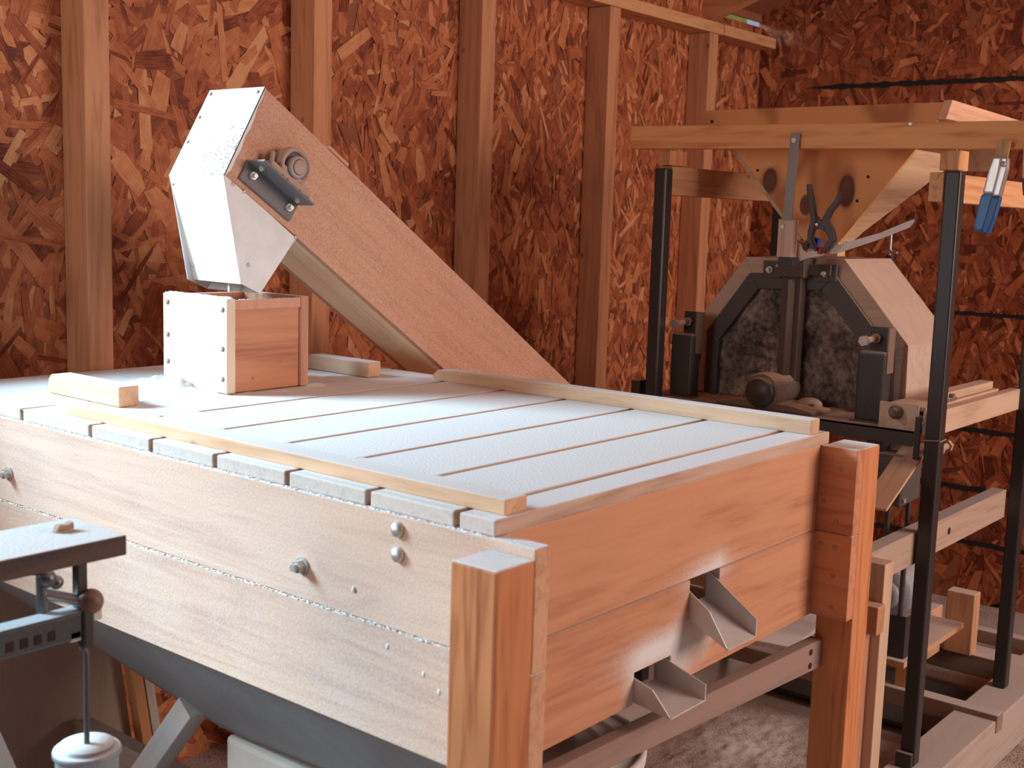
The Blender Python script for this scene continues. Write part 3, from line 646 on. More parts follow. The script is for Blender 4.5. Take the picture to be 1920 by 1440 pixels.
# top rails of wood along the stand
RW = wood('x', PINE_L, PINE_D, top=0.55, side=0.10, knots=0.5, tint=(0.62, 0.45, 0.34))
link('top_rail', G().box(PX + .035, PXB - .002, PY1 - .034, PY1 - .002, 0.066, 0.138), RW, ms, 0.002)
link('top_rail', G().box(2.602, PXB - .002, PY0 + .032, PY0 + .064, 0.060, 0.122), RW, ms, 0.002)
link('spacer_block', G().box(PX + .02, PX + .10, PY1 - .036, PY1 - .0, 0.139, 0.176), wood('z', STUD_L, STUD_D), ms, 0.002)
link('spacer_block', G().box(2.603, 2.66, PY0 + .003, PY0 + .045, 0.126, 0.168), wood('z', PINE_L, PINE_D), ms, 0.002)
# carrying beam across the top
board('cross_beam', (2.595, 1.745, 0.2060), (2.595, 0.60, 0.1935), 0.040, 0.055, wood('x', (0.84, 0.42, 0.17), (0.56, 0.21, 0.07), top=0.5, side=0.0, knots=0.7, tint=(.5, .32, .22)), ms, bev=0.002)
for y, z in ((1.285, .195), (1.03, .222)):
    link('screw', G().lathe((2.5745, y, z), (-1, 0, 0), [(0, .001), (.0025, .001), (.0045, 0.0018), (0.0045, 0), (0, 0)], 12), chrome_m, ms)
# table of angle iron carrying the mill
TZ = -0.443
g = G(); g.box(2.62, 2.625, 0.990, 1.712, TZ - .034, TZ); g.box(2.62, 3.20, 0.990, 1.712, TZ - .005, TZ)
link('table_top', g, steel_table, ms, 0.0008)
link('table_angle', G().box(2.612, 2.618, 0.972, 0.985, -0.503, -0.408), steel_black, ms, 0.001)
link('table_angle', G().box(2.60, 2.628, 1.700, 1.712, -0.447, -0.405).box(2.596, 2.60, 1.700, 1.725, -0.447, -0.405), steel_black, ms, 0.001)
for y in (1.709, 1.672): link('rivet', G().ball((2.612, y, -.420), .006, 10, 6), rust_m, ms)
o = blanket('table_flour', 2.622, 3.15, 0.994, 1.708, TZ + .003, 40, 60, 0.010, ms, meal_m, seed=4, peaks=[(2.64, 1.66, .012, .03), (2.66, 1.53, .006, .05), (2.66, 1.02, .02, .04), (2.65, 1.10, .012, .03)])
# side tables
SR = wood('x', (0.66, 0.46, 0.32), (0.46, 0.27, 0.16), top=0.85, side=0.30, knots=0.1, tint=(0.60, 0.45, 0.36))
link('side_rail', G().box(2.637, 3.40, 0.952, 0.978, -0.452, -0.398), SR, ms, 0.002)
link('side_board', G().hexa([(2.66, .980, -.403), (3.15, .980, -.403), (3.15, 1.075, -.403), (2.66, 1.075, -.403), (2.66, .980, -.393), (3.15, .980, -.393), (3.15, 1.075, -.393), (2.66, 1.075, -.393)]), SR, ms, 0.001)
link('side_board', G().box(2.78, 3.12, 0.985, 1.020, -.392, -.372), SR, ms, 0.002)
link('latch_bar', G().box(2.76, 2.84, 0.975, 0.984, -.392, -.384).box(2.81, 2.825, .975, .990, -.384, -.375), iron_dust, ms, 0.001)
g = G().box(2.628, 2.634, 0.985, 1.075, -0.447, -0.385); link('end_plate', g, SR, ms, 0.001)
link('shaft_hub', G().lathe((2.627, 1.035, -.405), (-1, 0, 0), [(0, 0), (.016, 0), (.016, .006), (.009, .010), (.009, .02), (0, .02)], 20), iron_dust, ms)
# rail and hardware lower on the stand
LR = wood('x', (0.46, 0.32, 0.23), (0.34, 0.21, 0.14), top=0.75, side=0.12, knots=0.15, tint=(0.50, 0.46, 0.45))
link('lower_rail', G().box(2.300, PXB - .002, 0.963, 1.000, -0.738, -0.664), LR, ms, 0.002)
link('knot_hole', G().lathe((2.82, 0.9625, -0.700), (0, -1, 0), [(0, .0004), (.0085, .0004), (.0085, 0)], 16), hole_m, ms)
for (x, z) in ((2.70, -.70), (2.70, -.725)): disc('screw', (x, .9628, z), (0, -1, 0), .004, hole_m, ms, .001)
link('support_leg', G().box(2.300, 2.345, 0.905, 0.962, FL, -0.664), wood('z', (0.74, 0.52, 0.36), (0.52, 0.30, 0.18), top=.6, side=.08, tint=(.62, .5, .42)), ms, 0.002)
link('support_block', G().box(2.262, 2.299, 0.898, 1.02, -0.800, -0.742), wood('y', STUD_L, STUD_D, top=.7, side=.08, tint=(.62, .5, .42)), ms, 0.002)
link('support_leg', G().box(2.262, 2.299, 0.925, 0.962, FL, -0.801), wood('z', STUD_L, STUD_D, top=.6, side=.10), ms, 0.002)
bolt('bolt', (PX + tb_ + .002, .94, -.478), (1, 0, 0), .014, .018, rust_m, ms, 0, .055)
bolt('bolt', (PX + tb_ + .057, .94, -.478), (1, 0, 0), .013, .012, rust_m, ms)
bolt('bolt', (PX + tb_, .94, -.758), (1, 0, 0), .009, .010, rust_m, ms, 0, .008)
bolt('bolt', (PX + tb_, .94, -.705), (1, 0, 0), .006, .006, rust_m, ms)
bolt('bolt', (PX + tb_, .945, .100), (1, 0, 0), .006, .006, zinc, ms)
g = G(); c = (PX + tb_ / 2, PY0 - .003 + tb_ / 2)
loop = [(c[0] - .0185, c[1] - .0185), (c[0] + .0185, c[1] - .0185), (c[0] + .0185, c[1] + .0185), (c[0] - .0185, c[1] + .0185), (c[0] - .0185, c[1] - .0185)]
g.path([(x, y, -.455 + .003 * math.sin(i * 2)) for i, (x, y) in enumerate(loop)], .0016, 6)
link('wire_tie', g, twine_m, ms)
link('foot_bracket', G().box(2.583, 2.596, 0.925, 0.961, -1.199, -1.165), steel_black, ms, 0.001)
# timber base the stand is bolted to
base = thing('skid_frame', 'floury timber skids under the black steel stand', 'timber frame', (3.1, 1.4, FL))
BT = wood('x', (0.46, 0.35, 0.28), (0.32, 0.21, 0.15), top=0.80, side=0.35, knots=0.1, tint=(0.58, 0.55, 0.53))
BTY = wood('y', (0.34, 0.22, 0.16), (0.20, 0.11, 0.08), top=1.0, side=0.10, knots=0.1, tint=(0.60, 0.56, 0.53))
link('skid', G().box(2.35, 4.0, 0.872, 0.978, FL, -1.200), BT, base, 0.004)
link('skid', G().box(2.35, 4.0, 1.640, 1.730, FL, -1.200), BT, base, 0.004)
link('crosspiece', G().box(3.00, 3.045, 0.868, 2.20, -1.232, -1.185), BTY, base, 0.003)
link('crosspiece', G().box(3.56, 3.60, 0.93, 2.2, -1.199, -1.160), BTY, base, 0.003)
link('crosspiece', G().box(3.44, 3.535, 0.93, 2.2, -1.260, -1.199), BTY, base, 0.003)
link('prop_block', G().box(3.30, 3.40, 1.16, 1.24, -1.199, -1.06), wood('z', PINE_L, PINE_D, top=.7, side=.1), base, 0.003)
link('prop_block', G().box(3.42, 3.47, 1.08, 1.16, -1.199, -1.02), wood('z', PINE_L, PINE_D, top=.7, side=.1), base, 0.003)
link('drip_tray', G().box(3.06, 3.42, 0.985, 1.60, -1.31, -1.30), flat('dark_tray', (0.02, 0.022, 0.026), .5, 0, .05, .02), base)
# motor
mo = thing('electric_motor', 'grey dusty electric motor low behind the near black post', 'motor', (2.95, 1.14, -1.06))
g = G().lathe((2.86, 1.115, -0.895), (1, 0, 0), [(0, 0), (.03, 0), (.055, .008), (.060, .02), (.060, .13), (.055, .142), (0, .15)], 28)
mm = flat('grey_motor_paint', (.12, .14, .17), .5, .2, .5, .3)
link('housing', g, mm, mo); link('end_ring', G().lathe((2.852, 1.115, -.895), (-1, 0, 0), [(0, 0), (.035, 0), (.035, .006), (.02, .010), (0, .010)], 24), mm, mo)
link('mount', G().box(2.88, 3.0, 1.07, 1.16, -1.06, -.950), steel_black, mo, 0.002)
link('shelf', G().box(2.86, 3.28, 1.06, 1.20, -1.075, -1.06), wood('x', PINE_L, PINE_D, top=.6, side=.1), mo)
link('leg', G().box(3.02, 3.06, 1.10, 1.14, -1.199, -1.075), wood('z', PINE_L, PINE_D), mo)
# discharge board and switch box under the table
db = board('discharge_chute', (2.45, 1.00, -0.590), (2.68, 1.00, -0.478), 0.060, 0.006, wood('x', PINE_L, PINE_D, top=.6, side=.3, tint=(.55, .45, .36)), None)
tag(db, 'sloping bare wooden chute board below the mill table', 'chute')
sb = thing('switch_box', 'dark blue-black metal switch box hanging below the mill table', 'switch box', (2.70, 1.04, -0.62))
link('case', G().hexa([(2.62, 1.01, -.62), (2.74, 1.01, -.615), (2.74, 1.13, -.615), (2.62, 1.13, -.60), (2.62, 1.01, -.50), (2.74, 1.01, -.50), (2.74, 1.13, -.50), (2.62, 1.13, -.50)]), box_m, sb, 0.003)
link('cover_plate', G().box(2.614, 2.619, 1.02, 1.12, -.595, -.51), box_m, sb, 0.001)
link('cover_ring', G().lathe((2.614, 1.07, -.555), (-1, 0, 0), [(.030, 0), (.030, .006), (.022, .006), (.022, 0)], 24), box_m, sb)
bolt('bolt', (2.64, 1.0095, -.605), (0, -1, 0), .006, .005, zinc, sb); bolt('bolt', (2.72, 1.0095, -.520), (0, -1, 0), .006, .005, zinc, sb)
link('conduit', G().tube((2.66, 1.05, -.62), (2.66, 1.05, -.90), .006, 10), black_plastic, sb); link('conduit', G().tube((2.73, 1.03, -.615), (2.73, 1.03, -.90), .006, 10), black_plastic, sb)
link('bracket', G().box(2.63, 2.73, 1.06, 1.10, -.50, -.449), steel_black, sb)

# ============================================================ MILL HOUSING (octagonal hood)
mh = thing('stone_mill', 'grey millstone mill under an octagonal dusty wooden hood', 'machine', (2.95, 1.36, TZ))
hx0, hx1 = 2.780, 3.060
OC = [(1.650, -.440), (1.650, -.258), (1.515, -.082), (1.250, -.076), (1.078, -.270), (1.074, -.440)]
def inset(poly, dd):
    c = (1.362, -.36); res = []
    for i, p in enumerate(poly):
        res.append(p)
    return res
IC = [(1.612, -.440), (1.612, -.277), (1.497, -.122), (1.268, -.114), (1.116, -.286), (1.112, -.440)]
HW = wood('y', (0.62, 0.50, 0.40), (0.44, 0.32, 0.25), top=0.85, side=0.35, knots=0.0, tint=(0.56, 0.40, 0.32), rings=.5)
def ringprism(a, b, x0, x1, i): return G().hexa([(x0, *a[i]), (x0, *a[i + 1]), (x0, *b[i + 1]), (x0, *b[i]), (x1, *a[i]), (x1, *a[i + 1]), (x1, *b[i + 1]), (x1, *b[i])])
for i in range(5): link('hood_board', ringprism(OC, IC, hx0, hx1, i), HW, mh, 0.001)
MC = [(1.575, -.440), (1.575, -.298), (1.470, -.160), (1.300, -.153), (1.160, -.305), (1.150, -.440)]
for i in range(5): link('steel_rim', ringprism([(a * .999 + .001, b - .0006) for a, b in IC], MC, hx0 - .012, hx0 + .004, i), steel_frame, mh, 0.001)
g = G().prism(MC, 'x', hx0 + .012, hx0 + .05)
from mathutils import noise
def rough(x0, poly, seed, n=36):
    ys = [p[0] for p in poly]; zs = [p[1] for p in poly]; v = []; idx = {}; f = []
    y0, y1, z0, z1 = min(ys), max(ys), min(zs), max(zs)
    for j in range(n + 1):
        for i in range(n + 1):
            y = y0 + (y1 - y0) * i / n; z = z0 + (z1 - z0) * j / n
            v.append((x0 - .004 - .006 * noise.noise(Vector((y * 40, z * 40, seed))) - .003 * noise.noise(Vector((y * 110, z * 110, seed))), y, z))
    f = [(j * (n + 1) + i, j * (n + 1) + i + 1, (j + 1) * (n + 1) + i + 1, (j + 1) * (n + 1) + i) for j in range(n) for i in range(n)]
    # keep the faces inside the polygon
    def ins(y, z):
        c = False; k = len(poly)
        for a in range(k):
            (ya, za), (yb_, zb) = poly[a], poly[(a + 1) % k]
            if (za > z) != (zb > z) and y < (yb_ - ya) * (z - za) / (zb - za) + ya: c = not c
        return c
    f = [q for q in f if ins(sum(v[a][1] for a in q) / 4, sum(v[a][2] for a in q) / 4)]
    return G().add(v, f, True)
link('front_core', g, stone_m, mh)
stp = [(1.585, -.440), (1.585, -.30), (1.475, -.155), (1.295, -.148), (1.150, -.305), (1.145, -.440)]
link('stone_face', rough(hx0 + .010, stp, 2, 60), stone_m, mh, smooth=True)
for i in range(5): pass
# centre bar, clamp block, bearing and side stops
BARM = flat('brown_steel_bar', (0.045, 0.026, 0.020), .5, .1, .6, .12, tint=(0.40, 0.28, 0.22))
link('centre_bar', G().box(2.735, 2.765, 1.338, 1.388, -0.400, -0.098), BARM, mh, 0.002)
link('bar_web', G().box(2.700, 2.735, 1.352, 1.358, -0.39, -0.13), BARM, mh, 0.001)
link('bar_head', G().box(2.72, 2.768, 1.325, 1.395, -0.125, -0.070), BARM, mh, 0.002)
for (y, z) in ((1.432, -.110), (1.285, -.112)):
    link('clamp_plate', G().box(2.758, 2.766, y - .026, y + .022, z - .020, z + .022), steel_frame, mh, 0.001)
    bolt('bolt', (2.757, y, z), (-1, 0, 0), .009, .008, zinc, mh, 0, .010)
link('adjusting_rod', G().tube((2.752, 1.415, -.100), (2.752, 1.388, -.100), .0035, 10), zinc, mh)
link('clamp_bar', G().box(2.748, 2.757, 1.270, 1.350, -.118, -.092), BARM, mh, 0.001)
fbr = link('flange_bearing', G().lathe((2.765, 1.372, -0.398), (-1, 0, 0), [(0, 0), (.036, 0), (.039, .02), (.041, .085), (.045, .095), (.046, .125), (.042, .135), (0, .136)], 36), iron_dust, mh)
link('bearing_cap', G().lathe((2.630, 1.372, -0.399), (-1, 0, 0), [(0, 0), (.037, 0), (.037, .012), (.033, .017), (0, .018)], 30), steel_black, fbr)
link('bearing_foot', G().prism([(1.235, -.442), (1.50, -.442), (1.495, -.434), (1.44, -.424), (1.30, -.424), (1.24, -.434)], 'x', 2.635, 2.735), iron_dust, mh, 0.002)
for y in (1.272, 1.462): bolt('bolt', (2.70, y, -.430), (0, 0, 1), .010, .008, iron_dust, mh)
bolt('bolt', (2.70, 1.395, -.357), (0, 0, 1), .006, .010, iron_dust, mh)
link('bearing_flour', G().ball((2.715, 1.285, -.425), .026, 12, 8, (1, 1.2, .55)), meal_m, mh)
for (yc, zt) in ((1.620, -.280), (1.117, -.279)):
    link('stop_tube', G().box(2.662, 2.704, yc - .033, yc + .033, TZ, zt), steel_black, mh, 0.008, seg=3)
    link('weld_plate', G().box(2.655, 2.712, yc - .040, yc + .040, TZ - .001, TZ + .003), steel_black, mh)
    tab = link('stop_tab', G().box(2.704, 2.711, yc - .030, yc + .022, zt - .07, zt + .054), steel_black, mh, 0.001)
    link('tab_leg', G().box(2.675, 2.711, yc - .034, yc - .030, zt - .05, zt + .054), flat('brown_edge_steel', (.10, .06, .045), .6, 0, .8, .2, tint=TAN), mh)
    bolt('stop_bolt', (2.700, yc + .004, zt + .028), (-1, 0, 0), .012, .010, rust_m, mh, 0, .0)
    link('stop_bolt', G().tube((2.690, yc + .004, zt + .028), (2.648, yc + .012, zt + .024), .0075, 14), rust_m, mh)
    bolt('bolt_head', (2.650, yc + .012, zt + .024), (-1, .1, 0), .0125, .010, chrome_m, mh)
o = blanket('hood_flour', hx0 + .015, hx1, 1.256, 1.508, -.0765, 24, 24, 0.008, mh, meal_m, seed=9)
# ------------------------------------------------------------ grain hopper above the mill
gh = thing('grain_hopper', 'plywood funnel hopper with knotty front standing on the steel stand', 'hopper', (2.9, 1.3, 0.0))
def plymat():
    m, nt, b = newmat('knotty_plywood'); raw, st = coords(nt, (1, 3.0, 1.6))
    tc = N(nt, 'ShaderNodeTexCoord')
    n = N(nt, 'ShaderNodeTexNoise'); n.inputs['Scale'].default_value = 1.6; n.inputs['Detail'].default_value = 2; n.inputs['Distortion'].default_value = 0.4; nt.links.new(st, n.inputs[0])
    acc = None; field = None
    sp = N(nt, 'ShaderNodeSeparateXYZ'); nt.links.new(tc.outputs['Object'], sp.inputs[0])
    # knots at fixed places of the veneer (object space y, z)
    for (ky, kz, ry, rz) in KN:
        dy = mathn(nt, 'DIVIDE', mathn(nt, 'SUBTRACT', sp.outputs[1], ky), ry); dz = mathn(nt, 'DIVIDE', mathn(nt, 'SUBTRACT', sp.outputs[2], kz), rz)
        r = mathn(nt, 'SQRT', mathn(nt, 'ADD', mathn(nt, 'MULTIPLY', dy, dy), mathn(nt, 'MULTIPLY', dz, dz)))
        e = mathn(nt, 'DIVIDE', 1.0, mathn(nt, 'ADD', r, 0.6)); field = e if field is None else mathn(nt, 'ADD', field, e)
        mr = N(nt, 'ShaderNodeMapRange'); nt.links.new(r, mr.inputs[0]); mr.inputs[1].default_value = .85; mr.inputs[2].default_value = 1.1; mr.inputs[3].default_value = 1; mr.inputs[4].default_value = 0
        acc = mr.outputs[0] if acc is None else mathn(nt, 'MAXIMUM', acc, mr.outputs[0])
    t = mathn(nt, 'ADD', mathn(nt, 'MULTIPLY', field, 7.0), mathn(nt, 'MULTIPLY', n.outputs[0], 16.0))
    t = mathn(nt, 'ADD', mathn(nt, 'MULTIPLY', mathn(nt, 'SINE', t), .5), .5)
    t = mathn(nt, 'POWER', t, 3.0)
    c = mixc(nt, mathn(nt, 'MULTIPLY', t, .8), (0.80, 0.40, 0.155), (0.38, 0.13, 0.045))
    c = mixc(nt, mathn(nt, 'MULTIPLY', acc, .9), c, (0.085, 0.018, 0.010))
    nt.links.new(c, b.inputs['Base Color']); b.inputs['Roughness'].default_value = .6; return m
GX = 2.75; zt_, zb_ = 0.283, -0.03
# front board: stepped trapezoid
fr = [(1.645, zt_), (1.645, .243), (1.600, .243), (1.345, -.035), (1.228, -.035), (1.040, 0.190), (1.027, 0.243), (1.027, zt_)]
gy = (1.645 + 1.027) / 2; gz = (zt_ - .035) / 2
KN = [(1.445 - gy, .108 - gz, .020, .032), (1.345 - gy, .050 - gz, .017, .026), (1.243 - gy, .085 - gz, .021, .040)]
link('front_board', G().prism([(1.645, .243), (1.600, .243), (1.345, -.035), (1.252, -.035), (1.087, .176), (1.040, .243), (1.027, zt_), (1.645, zt_)], 'x', GX, GX + .012), plymat(), gh)
HP = wood('x', (0.72, 0.50, 0.32), (0.50, 0.29, 0.16), top=.5, side=.12, knots=0.0, tint=(.62, .48, .38), rings=.5)
# near sloping side and rim board, far sloping side
sq = [(GX + .0125, 1.087, .176), (GX + .30, 1.087, .176), (GX + .06, 1.252, -.035), (GX + .0125, 1.252, -.035)]
g = G(); sq = [Vector(p) for p in sq]; nn_ = (sq[1] - sq[0]).cross(sq[2] - sq[0]).normalized() * .010
g.hexa([p for p in sq] + [p + nn_ for p in sq]); link('sloping_side', g, HP, gh, .001)
sq = [Vector(p) for p in [(GX + .002, 1.60, .243), (GX + .30, 1.60, .243), (GX + .06, 1.352, -.030), (GX + .002, 1.352, -.030)]]
g = G(); nn_ = (sq[1] - sq[0]).cross(sq[2] - sq[0]).normalized() * .010; g.hexa([p for p in sq] + [p + nn_ for p in sq]); link('sloping_side', g, HP, gh, .001)
link('back_board', G().hexa([(GX + .30, 1.60, .243), (GX + .30, 1.05, .243), (GX + .06, 1.252, -.035), (GX + .06, 1.345, -.035), (GX + .31, 1.60, .243), (GX + .31, 1.05, .243), (GX + .07, 1.252, -.035), (GX + .07, 1.345, -.035)]), HP, gh)
link('back_board', G().box(GX + .40, GX + .412, 1.03, 1.64, .15, zt_), HP, gh)
link('rim_board', G().prism([(GX - .035, .243), (GX + .50, .243), (GX + .50, .279), (GX - .004, .287)], 'y', 1.006, 1.026), wood('x', (0.74, 0.42, 0.24), (0.50, 0.24, 0.12), top=.4, side=.1, knots=0), gh, .0015)
link('rim_board', G().box(GX + .012, GX + .40, 1.630, 1.645, .243, zt_), HP, gh, .0015)
for (y, z) in ((1.480, .133), (1.455 - .145, .02), (1.192, .118), (1.215, .062), (1.405, -.002)): disc('screw_hole', (GX - .0012, y, z), (1, 0, 0), .0036, hole_m, gh)
disc('screw_hole', (GX - .0012, 1.617, .255), (1, 0, 0), .0042, hole_m, gh)
link('funnel_mouth', G().box(GX + .014, GX + .056, 1.262, 1.34, -.070, -.032), HP, gh)
# strap hanging from the beam with its wooden foot
st = thing('hanging_strap', 'grey flat steel strap hanging from the beam to a wooden block', 'strap', (2.56, 1.295, -0.07))
link('flat_bar', G().hexa([(2.556, 1.2835, .012), (2.556, 1.3065, .012), (2.560, 1.3065, .012), (2.560, 1.2835, .012), (2.567, 1.281, .207), (2.567, 1.304, .207), (2.571, 1.304, .207), (2.571, 1.281, .207)]), strap_m, st, .0005)
bolt('bolt', (2.566, 1.293, .191), (-1, 0, 0), .006, .004, zinc, st)
link('wooden_foot', G().box(2.5605, 2.588, 1.281, 1.318, -.072, .014), wood('z', (0.66, 0.44, 0.32), (0.44, 0.25, 0.17), side=.15), st, .0015)
bolt('bolt', (2.5600, 1.306, -.003), (-1, 0, 0), .0048, .003, zinc, st)
link('steel_end', G().box(2.566, 2.590, 1.278, 1.312, -.092, -.073), steel_black, st, .001)
# shim: thin bent pale strip
sh = G()
def strip(pts, x, w_, g):
    v = []
    for (y, z0, z1) in pts: v += [(x, y, z0), (x, y, z1), (x + w_, y, z0), (x + w_, y, z1)]
    f = []
    for k in range(len(pts) - 1):
        a = 4 * k; f += [(a, a + 4, a + 5, a + 1), (a + 2, a + 3, a + 7, a + 6), (a, a + 2, a + 6, a + 4), (a + 1, a + 5, a + 7, a + 3)]
    e = 4 * (len(pts) - 1); f += [(0, 1, 3, 2), (e, e + 2, e + 3, e + 1)]; g.add(v, f)
strip([(1.297, -.060, -.036), (1.290, -.081, -.038), (1.280, -.081, -.040), (1.271, -.078, -.055), (1.262, -.074, -.060), (1.181, -.057, -.038), (1.09, -.024, -.010), (1.024, .004, .0190), (1.015, .0165, .0215)], 2.598, .003, sh)
o = link('metal_shim', sh, flat('pale_thin_strip', (0.72, 0.60, 0.52), .5, 0, .4, .2), None)
tag(o, 'thin pale bent strip held by the black spring clamp', 'strip')
# black spring clamp
def clamp_handle(pts, w0, x, th, g):
    n = len(pts); v = []
    for i, (y, z, ww) in enumerate(pts):
        a = pts[max(0, i - 1)]; b = pts[min(n - 1, i + 1)]; t = Vector((b[0] - a[0], b[1] - a[1])).normalized(); nrm_ = Vector((-t.y, t.x)) * ww
        for (dx) in (-th / 2, th / 2):
            v += [(x + dx, y - nrm_.x, z - nrm_.y), (x + dx, y + nrm_.x, z + nrm_.y)]
    f = []
    for k in range(n - 1):
        a = 4 * k; f += [(a, a + 4, a + 5, a + 1), (a + 2, a + 3, a + 7, a + 6), (a, a + 2, a + 6, a + 4), (a + 1, a + 5, a + 7, a + 3)]
    e = 4 * (n - 1); f += [(0, 1, 3, 2), (e, e + 2, e + 3, e + 1)]; g.add(v, f)
sc = thing('spring_clamp', 'black plastic spring clamp standing open above the mill hood', 'clamp', (2.60, 1.22, -.05))
g = G(); clamp_handle([(1.259, .094, .004), (1.254, .070, .006), (1.247, .040, .006), (1.240, .012, .007), (1.246, -.012, .007), (1.2475, -.030, .006), (1.238, -.046, .005), (1.229, -.054, .004)], 0, 2.585, .016, g)
link('handle', g, black_plastic, sc, .002)
g = G(); clamp_handle([(1.180, .077, .004), (1.188, .055, .006), (1.203, .036, .006), (1.214, .014, .008), (1.200, -.010, .009), (1.193, -.028, .008), (1.206, -.047, .005), (1.216, -.056, .004)], 0, 2.585, .016, g)
link('handle', g, black_plastic, sc, .002)
link('web', G().prism([(1.243, .012), (1.236, .022), (1.222, .012), (1.211, .018), (1.205, -.004), (1.213, -.012), (1.228, -.004), (1.240, -.010)], 'x', 2.580, 2.590), black_plastic, sc, .001)
g = G(); 
for k in range(5): g.tube((2.578 - .0006 * k, 1.231, .0035), (2.577 - .0006 * k, 1.231, .0035), .003, 12)
link('pivot_pin', G().tube((2.575, 1.2305, .004), (2.595, 1.2305, .004), .0033, 14), chrome_m, sc)
link('jaw_pad', G().box(2.588, 2.597, 1.222, 1.231, -.062, -.045), red_pad, sc, .001)
link('jaw_pad', G().box(2.588, 2.597, 1.206, 1.216, -.062, -.053), red_pad, sc, .001)
bc_ = thing('blue_clip', 'small blue plastic piece behind the black spring clamp', 'clip', (2.62, 1.255, -.05))
link('clip_body', G().prism([(1.262, -.052), (1.240, -.052), (1.236, -.030), (1.247, -.024), (1.258, -.036)], 'x', 2.603, 2.62), flat('blue_plastic', (.01, .08, .5), .4), bc_, .002)
link('clip_grip', G().box(2.603, 2.618, 1.262, 1.274, -.052, -.038), black_plastic, bc_, .002)
# wing bolt standing on the back of the hood
wbn = thing('wing_bolt', 'upright threaded bolt with flat wing behind the mill hood', 'bolt', (3.15, 1.29, -.07))
link('shank', G().tube((3.15, 1.291, -.075), (3.15, 1.291, -.014), .004, 12), zinc, wbn)
link('wing', G().prism([(1.270, -.066), (1.312, -.064), (1.312, -.060), (1.296, -.058), (1.291, -.050), (1.286, -.058), (1.270, -.060)], 'x', 3.146, 3.154), zinc, wbn, .001)
link('nut', G().hexhead((3.15, 1.291, -.082), (0, 0, 1), .010, .012), steel_black, wbn)
link('stem_post', G().box(3.137, 3.163, 1.278, 1.304, TZ, -.082), steel_black, wbn)
# blue handled spring clamp pinching the beam on the right
hc = thing('blue_handled_clamp', 'steel spring clamp with blue dipped handles hanging from the top beam', 'clamp', (2.50, 0.82, .0))
def chan(g, pts, x, dep):
    v = []
    for (y, z, hw) in pts: v += [(x, y - hw, z), (x, y + hw, z), (x + dep, y - hw, z), (x + dep, y + hw, z)]
    f = []
    for k in range(len(pts) - 1):
        a = 4 * k; f += [(a, a + 4, a + 5, a + 1), (a + 2, a + 3, a + 7, a + 6), (a, a + 2, a + 6, a + 4), (a + 1, a + 5, a + 7, a + 3)]
    e = 4 * (len(pts) - 1); f += [(0, 1, 3, 2), (e, e + 2, e + 3, e + 1)]; g.add(v, f)
XH = 2.545
g = G(); chan(g, [(.832, .152, .010), (.838, .120, .013), (.846, .075, .013)], XH, .018); link('steel_jaw', g, chrome_m, hc, .006, seg=3)
g = G(); chan(g, [(.846, .0765, .014), (.852, .040, .014), (.858, .010, .0125), (.860, .000, .009)], XH - .001, .020); link('blue_handle', g, blue_m, hc, .006, seg=4)
g = G(); chan(g, [(.817, .150, .0075), (.818, .125, .009), (.828, .070, .009)], XH - .006, .016); link('steel_jaw', g, chrome_m, hc, .005, seg=3)
g = G(); chan(g, [(.828, .0715, .010), (.836, .030, .010), (.843, .004, .009), (.845, -.006, .006)], XH - .007, .018); link('blue_handle', g, flat('dark_blue_vinyl', (.005, .085, .26), .35), hc, .005, seg=4)
link('pivot', G().lathe((XH - .009, .818, .135), (-1, 0, 0), [(0, 0), (.006, 0), (.005, .003), (0, .004)], 16), chrome_m, hc)
chip = link('wood_chip', G().hexa([(XH + .006, .816, .150), (XH + .006, .840, .150), (XH + .014, .840, .150), (XH + .014, .816, .150), (XH + .006, .812, .182), (XH + .006, .838, .184), (XH + .014, .838, .184), (XH + .014, .812, .182)]), wood('z', (0.62, 0.38, 0.20), (0.42, 0.2, .1)), hc, .001)
o = thing('hanging_clamp', 'black-tipped clamp handle at the right edge of the beam', 'clamp', (2.56, .772, .07))
link('handle', G().tube((2.55, .772, .078), (2.548, .776, .108), .007, 14).ball((2.55, .772, .078), .007, 14, 8), black_plastic, o); link('shank', G().tube((2.548, .776, .108), (2.548, .780, .175), .0055, 12), chrome_m, o)
# spare pulley parts and rag at the table corner
rg = link('rag', G().ball((2.66, 1.01, -.425), .03, 20, 12, (1.2, 1.5, .55)), cloth_m, None)
tag(rg, 'small dusty crumpled rag on the near corner of the mill table', 'rag')
for v_ in rg.data.vertices:
    v_.co += v_.co.normalized() * .010 * noise.noise(v_.co * 60)

# ============================================================ UNDER THE BOLTER, RIGHT
bk = thing('white_bucket', 'white lidded plastic bucket standing below the lower metal spout', 'bucket', (1.345, .945, FL))
bcx, bcy, bz = 1.243, 0.962, -.704
g = G().lathe((bcx, bcy, FL), (0, 0, 1), [(0, .004), (.120, .004), (.130, 0), (.134, .03), (.147, .53), (.147, .545), (.152, .546), (.152, .556), (.148, .558), (.148, .580), (.153, .581), (.153, .590), (.149, .592), (.149, .618), (0, .618)], 64)
link('pail', g, plastic_w, bk)
g = G().lathe((bcx, bcy, bz), (0, 0, 1), [(.1555, -.012), (.1565, 0), (.1555, .004), (.150, .005), (.147, .0015), (.142, .0005), (.128, .0005), (.125, .003), (.121, .003), (.118, .0005), (.100, .0005), (.097, .0025), (.093, .0025), (.090, .0005), (.066, .0005), (.063, .002), (.059, .002), (.056, .0005), (0, .0005)], 64)
ld = link('lid', g, flat('dusty_white_lid', (.82, .78, .75), .5, 0, .45, .3, tint=(.66, .58, .53)), bk)
g = G(); nseg = 14
